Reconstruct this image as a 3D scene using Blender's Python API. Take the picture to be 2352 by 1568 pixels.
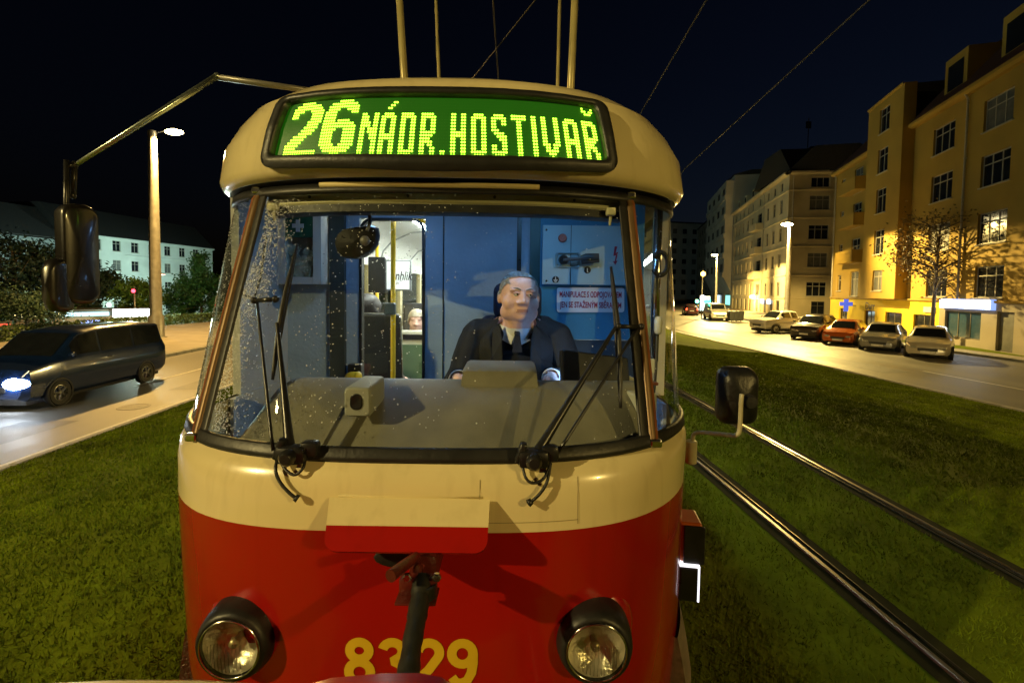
import bpy, bmesh, math, random
from mathutils import Vector, Matrix, noise
random.seed(7)
for o in list(bpy.data.objects): bpy.data.objects.remove(o, do_unlink=True)
SC = bpy.context.scene
COL = SC.collection
R = math.radians
PI = math.pi
# ------------------------------------------------------------------ camera
CAMZ = 2.1
YAW, PITCH, ROLL = R(2.4400), R(2.5), R(0.75)
FPX, PW, PH, SHY = 1045.0, 2352.0, 1568.0, -69.88
def frame(yaw):
    """viewing axes expressed in a ground frame turned by yaw: the street's frame or the tram's own"""
    global _F, _R, _U
    _F = Vector((math.sin(yaw)*math.cos(PITCH), math.cos(yaw)*math.cos(PITCH), -math.sin(PITCH)))
    _r = Vector((math.cos(yaw), -math.sin(yaw), 0)); _u = _r.cross(_F)
    _R = _r*math.cos(ROLL) + _u*math.sin(ROLL); _U = -_r*math.sin(ROLL) + _u*math.cos(ROLL)
frame(YAW)
cam = bpy.data.cameras.new('camera'); camo = bpy.data.objects.new('camera', cam); COL.objects.link(camo)
cam.sensor_width = 36.0; cam.lens = FPX/PW*36.0; cam.clip_start = 0.02; cam.clip_end = 3000
cam.shift_y = SHY/PW
camo.matrix_world = Matrix(((_R.x, _U.x, -_F.x, 0), (_R.y, _U.y, -_F.y, 0), (_R.z, _U.z, -_F.z, CAMZ), (0, 0, 0, 1)))
SC.camera = camo
def ray(px, py):
    d = _F + _R*((px-PW/2)/FPX) - _U*((py-PH/2-SHY)/FPX)
    return d/d.y
def at(px, py, Y):
    d = ray(px, py)*Y
    return Vector((d.x, d.y, d.z+CAMZ))
# ------------------------------------------------------------------ night sky
w = bpy.data.worlds.new('World'); SC.world = w; w.use_nodes = True
nt = w.node_tree; nt.nodes.clear()
sky = nt.nodes.new('ShaderNodeTexSky'); sky.sky_type = 'NISHITA'; sky.sun_disc = False
sky.sun_elevation = R(-3.0); sky.sun_rotation = R(60); sky.altitude = 200
bg = nt.nodes.new('ShaderNodeBackground'); bg.inputs[1].default_value = 0.03
wo = nt.nodes.new('ShaderNodeOutputWorld')
tint = nt.nodes.new('ShaderNodeMix'); tint.data_type = 'RGBA'; tint.blend_type = 'MULTIPLY'; tint.inputs['Factor'].default_value = 1.0
tint.inputs['B'].default_value = (0.55, 0.80, 1.5, 1); nt.links.new(sky.outputs[0], tint.inputs['A']); nt.links.new(tint.outputs['Result'], bg.inputs[0]); nt.links.new(bg.outputs[0], wo.inputs[0])
SC.view_settings.view_transform = 'Standard'; SC.view_settings.look = 'None'
SC.view_settings.gamma = 1.0; SC.view_settings.exposure = 0.0
SC.cycles.use_denoising = True
SC.cycles.max_bounces = 10; SC.cycles.transparent_max_bounces = 24
SC.cycles.sample_clamp_indirect = 3.0; SC.cycles.sample_clamp_direct = 0.0
SC.cycles.caustics_reflective = False; SC.cycles.caustics_refractive = False
LAMP = (1.0, 0.70, 0.20)      # street lamp light colour
# ------------------------------------------------------------------ materials
_M = {}
def mat(name, col, rough=0.5, metal=0.0, var=0.12, scale=6.0, bump=0.0, bscale=40.0, coat=0.0, spec=0.5, rvar=0.12, stretch=None, detail=5.0):
    if name in _M: return _M[name]
    m = bpy.data.materials.new(name); m.use_nodes = True; _M[name] = m
    n = m.node_tree.nodes; l = m.node_tree.links; b = n['Principled BSDF']
    b.inputs['Metallic'].default_value = metal; b.inputs['Coat Weight'].default_value = coat
    b.inputs['Coat Roughness'].default_value = 0.06
    b.inputs['Specular IOR Level'].default_value = spec
    tc = n.new('ShaderNodeTexCoord'); mp = n.new('ShaderNodeMapping'); l.new(tc.outputs['Object'], mp.inputs[0])
    if stretch: mp.inputs['Scale'].default_value = stretch
    nz = n.new('ShaderNodeTexNoise'); nz.inputs['Scale'].default_value = scale; nz.inputs['Detail'].default_value = detail
    l.new(mp.outputs[0], nz.inputs['Vector'])
    cr = n.new('ShaderNodeValToRGB'); cr.color_ramp.elements[0].position = 0.3; cr.color_ramp.elements[1].position = 0.7
    cr.color_ramp.elements[0].color = (col[0]*(1-var), col[1]*(1-var), col[2]*(1-var), 1)
    cr.color_ramp.elements[1].color = (min(1, col[0]*(1+var)), min(1, col[1]*(1+var)), min(1, col[2]*(1+var)), 1)
    l.new(nz.outputs['Fac'], cr.inputs[0]); l.new(cr.outputs[0], b.inputs['Base Color'])
    mr = n.new('ShaderNodeMapRange'); mr.inputs[3].default_value = max(0.02, rough-rvar); mr.inputs[4].default_value = min(1, rough+rvar)
    l.new(nz.outputs['Fac'], mr.inputs[0]); l.new(mr.outputs[0], b.inputs['Roughness'])
    if bump:
        n2 = n.new('ShaderNodeTexNoise'); n2.inputs['Scale'].default_value = bscale; n2.inputs['Detail'].default_value = 4
        l.new(mp.outputs[0], n2.inputs['Vector'])
        bp = n.new('ShaderNodeBump'); bp.inputs['Strength'].default_value = bump; bp.inputs['Distance'].default_value = 0.02
        l.new(n2.outputs['Fac'], bp.inputs['Height']); l.new(bp.outputs[0], b.inputs['Normal'])
    return m
def emit(name, col, s, base=(0.02, 0.02, 0.02)):
    if name in _M: return _M[name]
    m = bpy.data.materials.new(name); m.use_nodes = True; _M[name] = m
    b = m.node_tree.nodes['Principled BSDF']
    b.inputs['Base Color'].default_value = (*base, 1); b.inputs['Emission Color'].default_value = (*col, 1)
    b.inputs['Emission Strength'].default_value = s
    return m
def glass(name, tint=(0.94, 0.97, 0.96), rough=0.0, gloss=1.0):
    """thin sheet glass: clear with Fresnel reflection"""
    if name in _M: return _M[name]
    m = bpy.data.materials.new(name); m.use_nodes = True; _M[name] = m
    n = m.node_tree.nodes; l = m.node_tree.links; n.remove(n['Principled BSDF'])
    t = n.new('ShaderNodeBsdfTransparent'); t.inputs[0].default_value = (*tint, 1)
    g = n.new('ShaderNodeBsdfGlossy'); g.inputs['Roughness'].default_value = rough
    g.inputs['Color'].default_value = (gloss, gloss, gloss, 1)
    fr = n.new('ShaderNodeFresnel')
    ge = n.new('ShaderNodeNewGeometry'); mr = n.new('ShaderNodeMapRange'); mr.inputs[3].default_value = 1.45; mr.inputs[4].default_value = 1/1.45
    l.new(ge.outputs['Backfacing'], mr.inputs[0]); l.new(mr.outputs[0], fr.inputs[0])     # same reflectance from both sides of the sheet
    mx = n.new('ShaderNodeMixShader'); l.new(fr.outputs[0], mx.inputs[0]); l.new(t.outputs[0], mx.inputs[1]); l.new(g.outputs[0], mx.inputs[2])
    l.new(mx.outputs[0], n['Material Output'].inputs[0])
    return m
# ------------------------------------------------------------------ mesh helpers
def link(o, parent=None, inv=False):
    COL.objects.link(o)
    if parent is not None:
        o.parent = parent
        if inv: o.matrix_parent_inverse = Matrix.Translation(parent.location).inverted()
    return o
def tag(o, label=None, cat=None, group=None, kind=None):
    if label: o['label'] = label
    if cat: o['category'] = cat
    if group: o['group'] = group
    if kind: o['kind'] = kind
    return o
def empty(name, loc=(0, 0, 0), rz=0.0):
    o = bpy.data.objects.new(name, None); COL.objects.link(o); o.location = loc; o.rotation_euler[2] = rz
    o.empty_display_size = 0.2
    return o
class MB:
    def __init__(s): s.v = []; s.f = []; s.mi = []; s.cur = 0
    def add(s, vs, fs):
        b = len(s.v); s.v += [tuple(v) for v in vs]
        for f in fs: s.f.append(tuple(i+b for i in f)); s.mi.append(s.cur)
        return s
    def box(s, c, d, rot=None):
        x, y, z = d[0]/2, d[1]/2, d[2]/2
        vs = [Vector((sx*x, sy*y, sz*z)) for sx in (-1, 1) for sy in (-1, 1) for sz in (-1, 1)]
        if rot is not None: vs = [rot @ v for v in vs]
        vs = [v+Vector(c) for v in vs]
        return s.add(vs, [(0, 1, 3, 2), (4, 6, 7, 5), (0, 4, 5, 1), (2, 3, 7, 6), (0, 2, 6, 4), (1, 5, 7, 3)])
    def bbox(s, a, b):
        return s.box([(a[i]+b[i])/2 for i in range(3)], [abs(b[i]-a[i]) for i in range(3)])
    def rbox(s, c, d, r=0.01, rot=None, seg=2):
        """box with bevelled edges"""
        bm = bmesh.new(); bmesh.ops.create_cube(bm, size=1)
        for v in bm.verts: v.co = Vector((v.co.x*d[0], v.co.y*d[1], v.co.z*d[2]))
        bmesh.ops.bevel(bm, geom=bm.edges[:], offset=min(r, min(d)*0.49), segments=seg, profile=0.5, affect='EDGES')
        vs = [v.co.copy() for v in bm.verts]; bm.verts.index_update()
        fs = [tuple(v.index for v in f.verts) for f in bm.faces]; bm.free()
        if rot is not None: vs = [rot @ v for v in vs]
        return s.add([v+Vector(c) for v in vs], fs)
    def tube(s, pts, rad, n=8, caps=True):
        pts = [Vector(p) for p in pts]
        rs = rad if isinstance(rad, (list, tuple)) else [rad]*len(pts)
        up = Vector((0, 0, 1)); vs = []; prev = None
        for i, p in enumerate(pts):
            d = (pts[min(i+1, len(pts)-1)] - pts[max(i-1, 0)])
            d = d.normalized() if d.length > 1e-9 else Vector((0, 0, 1))
            if prev is None:
                a = d.cross(up if abs(d.z) < 0.95 else Vector((1, 0, 0))).normalized()
            else:
                a = (prev - d*prev.dot(d))
                a = a.normalized() if a.length > 1e-6 else d.orthogonal().normalized()
            prev = a; b = d.cross(a)
            for k in range(n):
                t = 2*PI*k/n; vs.append(p + (a*math.cos(t) + b*math.sin(t))*rs[i])
        fs = [(i*n+k, i*n+(k+1) % n, (i+1)*n+(k+1) % n, (i+1)*n+k) for i in range(len(pts)-1) for k in range(n)]
        if caps: fs += [tuple(range(n-1, -1, -1)), tuple(range((len(pts)-1)*n, len(pts)*n))]
        return s.add(vs, fs)
    def lathe(s, prof, c=(0, 0, 0), axis='Z', n=24, rot=None):
        vs = []
        for (r, h) in prof:
            for k in range(n):
                t = 2*PI*k/n; x, y = r*math.cos(t), r*math.sin(t)
                v = {'Z': Vector((x, y, h)), 'Y': Vector((x, h, y)), 'X': Vector((h, x, y))}[axis]
                if rot is not None: v = rot @ v
                vs.append(v+Vector(c))
        fs = [(i*n+k, i*n+(k+1) % n, (i+1)*n+(k+1) % n, (i+1)*n+k) for i in range(len(prof)-1) for k in range(n)]
        return s.add(vs, fs)
    def sphere(s, c, r, n=12, m=8, rot=None):
        r = r if isinstance(r, (tuple, list, Vector)) else (r, r, r)
        vs = []; fs = []
        for i in range(m+1):
            a = PI*i/m
            for k in range(n):
                t = 2*PI*k/n; v = Vector((math.sin(a)*math.cos(t)*r[0], math.sin(a)*math.sin(t)*r[1], math.cos(a)*r[2]))
                if rot is not None: v = rot @ v
                vs.append(v+Vector(c))
        fs = [(i*n+k, (i+1)*n+k, (i+1)*n+(k+1) % n, i*n+(k+1) % n) for i in range(m) for k in range(n)]
        return s.add(vs, fs)
    def grid(s, rows, close=False):
        nr, nc = len(rows), len(rows[0]); vs = [v for r in rows for v in r]
        fs = [(i*nc+j, i*nc+(j+1) % nc, (i+1)*nc+(j+1) % nc, (i+1)*nc+j) for i in range(nr-1) for j in range(nc if close else nc-1)]
        return s.add(vs, fs)
    def poly(s, pts, d):
        """flat polygon extruded by vector d"""
        pts = [Vector(p) for p in pts]; d = Vector(d); n = len(pts)
        vs = pts + [p+d for p in pts]
        fs = [tuple(range(n)), tuple(range(2*n-1, n-1, -1))] + [(i, i+n, (i+1) % n+n, (i+1) % n) for i in range(n)]
        return s.add(vs, fs)
    def mesh(s, name, mats, smooth=False, ang=None, clean=False):
        me = bpy.data.meshes.new(name); me.from_pydata(s.v, [], s.f)
        mats = mats if isinstance(mats, (list, tuple)) else [mats]
        for m in mats: me.materials.append(m)
        for p, i in zip(me.polygons, s.mi): p.material_index = i
        bm = bmesh.new(); bm.from_mesh(me)
        if clean: bmesh.ops.remove_doubles(bm, verts=bm.verts, dist=1e-5)
        bmesh.ops.recalc_face_normals(bm, faces=bm.faces)
        bm.to_mesh(me); bm.free()
        if smooth:
            for p in me.polygons: p.use_smooth = True
            if ang: me.set_sharp_from_angle(angle=R(ang))
        me.update()
        return me
    def build(s, name, mats, parent=None, smooth=False, ang=None, inv=False, clean=False):
        return link(bpy.data.objects.new(name, s.mesh(name, mats, smooth, ang, clean)), parent, inv)
def smoothpath(pts, k=6):
    pts = [Vector(p) for p in pts]; out = []
    for i in range(len(pts)-1):
        p0 = pts[max(i-1, 0)]; p1 = pts[i]; p2 = pts[i+1]; p3 = pts[min(i+2, len(pts)-1)]
        for j in range(k):
            t = j/k
            out.append(0.5*((2*p1)+(p2-p0)*t+(2*p0-5*p1+4*p2-p3)*t*t+(-p0+3*p1-3*p2+p3)*t**3))
    out.append(pts[-1]); return out
def rrect(w, h, r, n=4, cx=0.0, cy=0.0):
    out = []
    for (sx, sy, a0) in ((1, 1, 0), (-1, 1, 90), (-1, -1, 180), (1, -1, 270)):
        for k in range(n+1):
            a = R(a0+90*k/n); out.append((cx+sx*(w/2-r)+r*math.cos(a), cy+sy*(h/2-r)+r*math.sin(a)))
    return out
def text_mesh(txt, size=1.0, bold=0.0, extrude=0.0, sx=1.0, align='CENTER', space=1.0, res=4, shear=0.0):
    cu = bpy.data.curves.new('t', 'FONT'); cu.body = txt; cu.size = size; cu.offset = bold; cu.extrude = extrude
    cu.align_x = align; cu.align_y = 'CENTER'; cu.space_character = space; cu.resolution_u = res; cu.shear = shear
    ob = bpy.data.objects.new('t', cu); COL.objects.link(ob)
    dg = bpy.context.evaluated_depsgraph_get()
    me = bpy.data.meshes.new_from_object(ob.evaluated_get(dg))
    vs = [(v.co.x*sx, v.co.y, v.co.z) for v in me.vertices]; fs = [tuple(p.vertices) for p in me.polygons]
    bpy.data.objects.remove(ob, do_unlink=True); bpy.data.meshes.remove(me); bpy.data.curves.remove(cu)
    return vs, fs
def dup(root, loc, rz, label=None, group=None):
    r = root.copy(); COL.objects.link(r); r.location = loc; r.rotation_euler[2] = rz
    if label: r['label'] = label
    if group: r['group'] = group
    for ch in list(root.children):
        c = ch.copy(); COL.objects.link(c); c.parent = r
        for g in list(ch.children):
            d = g.copy(); COL.objects.link(d); d.parent = c
    return r
def lamp_light(name, loc, power, col=LAMP, size=168, radius=0.12, blend=0.12):
    L = bpy.data.lights.new(name, 'SPOT'); L.energy = power; L.color = col; L.spot_size = R(size); L.spot_blend = blend
    L.shadow_soft_size = radius
    o = bpy.data.objects.new(name, L); COL.objects.link(o); o.location = loc
    return o
# ================================================================== ground, roads, tracks
def bend(y):
    return 0.0 if y < 30 else (0.3*(y-30)**2/24 if y < 42 else 0.3*(y-36))
YS = [-70, -40, -20, -10, -5, 0, 5, 10, 15, 20, 25, 30, 34, 38, 42, 50, 70, 100, 160, 300, 700]
def strip(name, prof, m, ys=YS, kind='structure', smooth=False):
    mb = MB(); mb.grid([[(x+bend(y), y, z) for (x, z) in prof] for y in ys])
    o = mb.build(name, m, smooth=smooth)
    return tag(o, kind=kind) if kind else o
RZ = -0.90
# grass
gm = mat('grass_ground', (0.100, 0.130, 0.004), 0.95, var=0.3, scale=2.2, bump=0.35, bscale=40, spec=0.05, rvar=0.05, detail=9)
strip('ground', [(-700, -7), (-60, -5.2), (-44, -5.0), (-30, -1.6), (-24, -0.80), (-13.95, -0.98), (-13.8, -1.0), (-7.7, -1.0), (-7.62, -0.80), (-5.5, -0.45), (-3.2, -0.06), (-1.9, -0.02), (1.6, -0.02), (2.2, -0.02),
      (5.2, -0.02), (7.5, -0.22), (10.5, -0.6), (13.5, -0.80), (13.58, -1.0), (24, -1.0), (25, -1.0), (700, -1.0)], gm)
# asphalt
def asphalt(name, base):
    m = mat(name, base, 0.50, var=0.45, scale=0.9, bump=0.45, bscale=60, rvar=0.2, stretch=(1.0, 0.07, 1.0), detail=10)
    return m
asm = asphalt('asphalt_left', (0.105, 0.100, 0.092)); asm2 = asphalt('asphalt_right', (0.12, 0.112, 0.10))
strip('road_left', [(-13.8, RZ), (-7.75, RZ)], asm)
strip('road_right', [(13.75, RZ), (24.6, RZ)], asm2)
pave = mat('pavement', (0.26, 0.23, 0.19), 0.7, var=0.2, scale=1.2, bump=0.2, bscale=30)
strip('pavement_left', [(-24.5, -0.775), (-14.05, -0.775)], pave)
strip('pavement_right', [(24.85, -0.775), (120, -0.775)], pave)
strip('grass_verge', [(25.9, -0.768), (27.6, -0.768)], gm, [-40, -10, 0, 5, 10, 15, 20, 25, 30])
kerbm = mat('kerb_stone', (0.27, 0.26, 0.24), 0.75, var=0.25, scale=3, bump=0.3)
def kerb(x, top, out, y0, y1):
    """kerb stones one by one as far as they can be told apart, then a plain run"""
    root = tag(empty('kerb', (x, 0, RZ)), kind='structure')
    st = MB(); st.rbox((0, 0, 0), (0.14, 0.985, 0.26), 0.015, seg=1); me = st.mesh('kerb_stone', kerbm)
    y = y0
    while y < y1:
        o = bpy.data.objects.new('kerb_stone', me); link(o, root); o.location = (bend(y), y, top-0.13-RZ); y += 1.0
    far = MB()
    ys = [v for v in YS if v > y1]; ys = [y1-0.5]+ys
    for a, b in zip(ys[:-1], ys[1:]):
        far.add([(x+bend(a)-0.07, a, top-0.2), (x+bend(a)+0.07, a, top-0.2), (x+bend(b)+0.07, b, top-0.2), (x+bend(b)-0.07, b, top-0.2),
                 (x+bend(a)-0.07, a, top), (x+bend(a)+0.07, a, top), (x+bend(b)+0.07, b, top), (x+bend(b)-0.07, b, top)],
                [(4, 5, 6, 7), (0, 4, 7, 3), (1, 2, 6, 5)])
    far.build('far_kerb', kerbm, root, inv=True)
kerb(-7.68, -0.775, 1, 3, 26); kerb(-13.93, -0.77, 1, 8, 32); kerb(13.66, -0.775, 1, 6, 36); kerb(24.72, -0.77, 1, 12, 40)
# repaired patches and drain covers
tarm = mat('tar_patch', (0.045, 0.043, 0.040), 0.55, var=0.3, scale=3, bump=0.4, bscale=80)
for (x0, x1, y0, y1) in ((15.2, 16.5, 17, 21.5), (18.1, 19.6, 24, 29.5), (14.6, 15.3, 28, 38), (-10.3, -9.2, 8.2, 10.4), (-9.4, -8.4, 13.5, 18.0), (17.0, 18.6, 34, 37)):
    mb = MB(); mb.add([(x0, y0, RZ+0.003), (x1, y0+0.12, RZ+0.003), (x1+0.05, y1, RZ+0.003), (x0+0.03, y1-0.1, RZ+0.003)], [(0, 1, 2, 3)]); tag(mb.build('road_patch', tarm), kind='structure')
ironm = mat('cast_iron', (0.05, 0.05, 0.05), 0.45, 0.7, var=0.3, scale=20, bump=0.5, bscale=60)
for (x, y) in ((16.8, 23.0), (-8.9, 11.6), (19.0, 31.5)):
    mb = MB(); mb.lathe([(0.34, RZ+0.004), (0.33, RZ+0.010), (0.27, RZ+0.010), (0.26, RZ+0.006), (0.001, RZ+0.006)], (x, y, 0), 'Z', 24); tag(mb.build('drain_cover', ironm), kind='structure')
# painted markings
white = mat('road_paint', (0.55, 0.53, 0.48), 0.6, var=0.25, scale=9)
for k, y in enumerate(range(-10, 34, 8)):
    for x0 in (17.3, -10.75):
        mb = MB(); mb.grid([[(x0, y, RZ+0.004), (x0+0.12, y, RZ+0.004)], [(x0, y+3.5, RZ+0.004), (x0+0.12, y+3.5, RZ+0.004)]])
        tag(mb.build('lane_marking', white), kind='structure')
for x0 in (14.15, -8.15):
    strip('edge_line', [(x0, RZ+0.004), (x0+0.11, RZ+0.004)], white, [y for y in YS if y <= 70])
# tram rails: grooved rail head, dark groove and rubber flank
steel = mat('rail_steel', (0.40, 0.36, 0.29), 0.27, 1.0, var=0.12, scale=20, rvar=0.08, stretch=(1, 0.05, 1))
flank = mat('rail_flank', (0.016, 0.016, 0.006), 0.9, var=0.4, scale=6, spec=0.05)
def rail_pair(cx, sl):
    for s in (-1, 1):
        x = cx + s*0.7175
        i = -s                                  # groove is on the inner side
        ys = [-30, -5, 0, 5, 10, 20, 30, 34, 38, 42, 60, 120]
        root = tag(empty('rail', (x, 0, 0)), kind='structure')
        def run(name, pts, m):
            mb = MB(); mb.grid([[(x+i*px+bend(y)+sl*min(y, 30), y, pz) for (px, pz) in pts] for y in ys]); return mb.build(name, m, root, inv=True)
        run('rail_head', [(-0.026, -0.01), (-0.020, 0.003), (-0.016, 0.006), (0.012, 0.006), (0.017, 0.002), (0.020, -0.03)], steel)
        run('rail_groove', [(0.020, -0.028), (0.062, -0.028)], flank)
        run('rail_lip', [(0.062, -0.03), (0.063, 0.002), (0.069, 0.002), (0.071, -0.012)], steel)
        run('rail_bed', [(-0.13, -0.012), (0.17, -0.012)], flank)
TCX = -0.27
rail_pair(TCX, 0.0426); rail_pair(3.32, 0.0)
# short grass blades over the near lawns
def blades():
    import numpy as np
    g = np.random.default_rng(3); N = 520000
    y = 0.7+g.random(N)**2.1*21; left = g.random(N) < 0.42
    x = np.where(left, g.uniform(-7.6, -1.2, N), g.uniform(1.0, 13.4, N))
    keep = np.abs(x) < y*1.3+1.2
    for r in (TCX-0.7175, TCX+0.7175): keep &= np.abs(x-r-0.0426*y) > 0.19
    for r in (3.32-0.7175, 3.32+0.7175): keep &= np.abs(x-r) > 0.17
    keep &= np.sin(x*2.1+np.cos(y*1.7))*np.cos(y*1.3+x) + g.random(N)*1.6 > -0.35      # thinner patches
    x, y = x[keep], y[keep]; n = len(x)
    z = np.interp(x, [-7.6, -5.5, -3.2, -1.9, 5.2, 7.5, 10.5, 13.5], [-0.80, -0.45, -0.06, -0.02, -0.02, -0.22, -0.6, -0.80])
    h = g.uniform(0.014, 0.040, n)*(1+0.02*y); w_ = 0.0022+0.0011*y; a = g.uniform(0, np.pi, n)
    dx, dy = np.cos(a)*w_, np.sin(a)*w_; lx, ly = g.normal(0, 0.018, n), g.normal(0, 0.018, n)
    V = np.empty((n, 3, 3)); V[:, 0] = np.stack([x-dx, y-dy, z-0.004], 1); V[:, 1] = np.stack([x+dx, y+dy, z-0.004], 1); V[:, 2] = np.stack([x+lx, y+ly, z+h], 1)
    me = bpy.data.meshes.new('grass'); me.vertices.add(n*3); me.vertices.foreach_set('co', V.reshape(-1))
    me.loops.add(n*3); me.loops.foreach_set('vertex_index', np.arange(n*3)); me.polygons.add(n); me.polygons.foreach_set('loop_start', np.arange(n)*3)
    me.update(calc_edges=True)
    me.materials.append(mat('grass_blade', (0.112, 0.150, 0.004), 0.8, var=0.45, scale=2.3, rvar=0.05, detail=10, spec=0.1))
    o = link(bpy.data.objects.new('grass', me)); tag(o, 'short green grass covering the tram track bed', 'grass', kind='stuff')
blades()
# ================================================================== street lamps
pole_m = mat('lamp_pole', (0.30, 0.29, 0.27), 0.45, 0.6, var=0.15, scale=4)
head_e = emit('lamp_lens', (1.0, 0.80, 0.38), 40.0)
def street_lamp(x, y, h, arm, label, power, zb=-0.78, wid=0.11, group='street lamps along the avenue', rz=0.0, col=LAMP):
    t = tag(empty('street_lamp', (x, y, zb)), label, 'street lamp', group)
    mb = MB(); mb.lathe([(wid*1.9, 0), (wid*1.9, 0.05), (wid*1.5, 0.06), (wid*1.4, 1.2), (wid*1.15, 1.3), (wid*0.8, h-0.2), (wid*0.8, h), (0.01, h+0.02)], n=16)
    mb.build('pole', pole_m, t, smooth=True, ang=40)
    d = Vector((math.cos(rz), math.sin(rz), 0))*arm
    mb = MB(); mb.tube([(0, 0, h-0.12), (d.x*0.6, d.y*0.6, h-0.02), (d.x, d.y, h)], 0.035); mb.build('arm', pole_m, t, smooth=True)
    rot = Matrix.Rotation(rz, 3, 'Z')
    hd = MB(); hd.rbox((d.x*1.0+math.cos(rz)*0.25, d.y+math.sin(rz)*0.25, h+0.05), (0.75, 0.28, 0.11), 0.04, rot)
    ho = hd.build('lamp_head', pole_m, t, smooth=True, ang=40)
    le = MB(); le.sphere((d.x+math.cos(rz)*0.28, d.y+math.sin(rz)*0.28, h-0.03), (0.50, 0.24, 0.16), 16, 8, rot)  # lens made larger than life to carry the lamp's glare
    lo = le.build('lens', head_e, ho, smooth=True)
    L = lamp_light('lamp_light', (d.x+math.cos(rz)*0.28, d.y+math.sin(rz)*0.28, h-0.30), power, col); L.parent = t
    return t
street_lamp(-19.0, 26.5, 11.5, 0.9, 'tall street lamp on the left pavement behind the dark van', 15000, wid=0.26, col=(1.0, 0.60, 0.16))
street_lamp(24.9, 37.5, 8.8, -0.55, 'street lamp beside the white pickup on the right', 30000, wid=0.19)
street_lamp(33.0, 66.0, 8.6, -0.7, 'smaller distant street lamp near the traffic signals on the right', 30000, wid=0.16)
street_lamp(-14.6, -6.2, 9.6, 1.2, 'street lamp by the left road, behind the viewpoint', 8600, col=(1.0, 0.77, 0.30))
street_lamp(24.5, 9.0, 9.2, -1.0, 'street lamp by the right road, outside the picture', 14000, rz=0.0)
street_lamp(13.0, -13.0, 9.2, 0.8, 'street lamp by the right road, behind the viewpoint', 5500, zb=-0.85, rz=0.0)
# low park lamp on the far left
t = tag(empty('park_lamp', tuple(at(366, 660, 52).to_2d())+(-3.6,)), 'low park lamp with a flat round head before the white building', 'street lamp')
mb = MB(); mb.tube([(0, 0, 0), (0, 0, 7.0)], [0.12, 0.09]); mb.build('pole', pole_m, t, smooth=True)
mb = MB(); mb.lathe([(0.05, 7.25), (0.45, 7.15), (0.62, 7.06), (0.6, 7.03), (0.05, 7.03)], n=20); ho = mb.build('lamp_head', pole_m, t, smooth=True, ang=40)
mb = MB(); mb.lathe([(0.02, 6.97), (0.4, 6.98), (0.55, 7.02)], n=20); mb.build('lens', emit('park_lens', (1.0, 0.62, 0.42), 14), ho, smooth=True)
L = lamp_light('lamp_light', (0, 0, 6.9), 900, (0.75, 1.0, 0.9)); L.parent = t
# ================================================================== the tram (outside)
frame(0.0)      # the tram stands square to the viewer, a little askew to the street
tram = tag(empty('tram', (TCX, 8.2, 0)), 'red and cream tram with a lit green destination display, driver at the controls', 'tram')
YC = 8.2
#        z-CAMZ   W     nose   D     n    m
TAB = [(-1.70, 0.90, 1.37, 0.60, 2.6, 1.8), (-1.52, 0.945, 1.265, 0.62, 2.7, 1.8), (-1.25, 0.955, 1.217, 0.68, 3.1, 1.8),
       (-1.00, 0.957, 1.206, 0.70, 3.3, 1.8), (-0.655, 0.957, 1.204, 0.70, 3.6, 1.8), (-0.55, 0.957, 1.210, 0.66, 3.4, 1.8),
       (-0.505, 0.955, 1.222, 0.63, 3.2, 1.8), (-0.482, 0.945, 1.242, 0.61, 3.0, 1.8), (-0.474, 0.937, 1.252, 0.60, 3.0, 1.8),
       (0.390, 1.00, 1.672, 0.50, 2.9, 1.65), (0.398, 1.018, 1.630, 0.53, 2.7, 1.7), (0.412, 1.034, 1.597, 0.55, 2.6, 1.7), (0.44, 1.045, 1.588, 0.55, 2.6, 1.7),
       (0.57, 1.03, 1.622, 0.53, 2.8, 1.7), (0.665, 0.98, 1.656, 0.52, 2.9, 1.7), (0.73, 0.92, 1.685, 0.50, 3.0, 1.7),
       (0.785, 0.83, 1.73, 0.46, 2.8, 1.7), (0.822, 0.71, 1.80, 0.41, 2.6, 1.7), (0.850, 0.54, 1.92, 0.34, 2.3, 1.7), (0.870, 0.35, 2.1, 0.25, 2.1, 1.8), (0.880, 0.06, 2.4, 0.1, 2, 2)]
def sidex(y):
    """half width of the car body along its length: the ends taper"""
    y = min(y, 2*YC-y); return 0.97+0.25*max(0.0, min(1.0, (y-1.85)/2.35))
def prm(zr):
    if zr <= TAB[0][0]: return TAB[0][1:]
    for a, b in zip(TAB[:-1], TAB[1:]):
        if a[0] <= zr <= b[0]:
            t = (zr-a[0])/(b[0]-a[0]); return tuple(a[i]+(b[i]-a[i])*t for i in range(1, 6))
    return TAB[-1][1:]
def ysurf(x, zr):
    W, yn, D, n, m = prm(zr); u = min(abs(x)/W, 1.0)
    return yn + D*(1-(1-u**n)**(1/m))
def dip(x, zr): return 0.0
def snorm(x, zr, e=0.01):
    dx = (ysurf(x+e, zr)-ysurf(x-e, zr))/(2*e); dz = (ysurf(x, zr+e)-ysurf(x, zr-e))/(2*e)
    return Vector((dx, -1, dz)).normalized()
def sp(x, zr, off=0.0):
    """point on the front skin (tram x, z relative to camera), pushed outwards by off"""
    p = Vector((TCX+x, ysurf(x, zr), CAMZ+zr-dip(x, zr)))
    return p + snorm(x, zr)*off if off else p
def hit(px, py, off=0.0):
    d = ray(px, py); Y = 1.5
    for _ in range(60):
        z = d.z*Y; z += dip(d.x*Y-TCX, z); Yn = ysurf(d.x*Y-TCX, z); Y += (Yn-Y)*0.5
    z = d.z*Y; z += dip(d.x*Y-TCX, z)
    return sp(d.x*Y-TCX, z, off)
def loc(px, py):
    p = hit(px, py); z = p.z-CAMZ; return p.x-TCX, z+dip(p.x-TCX, z+dip(p.x-TCX, z))
NR = 30
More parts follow.
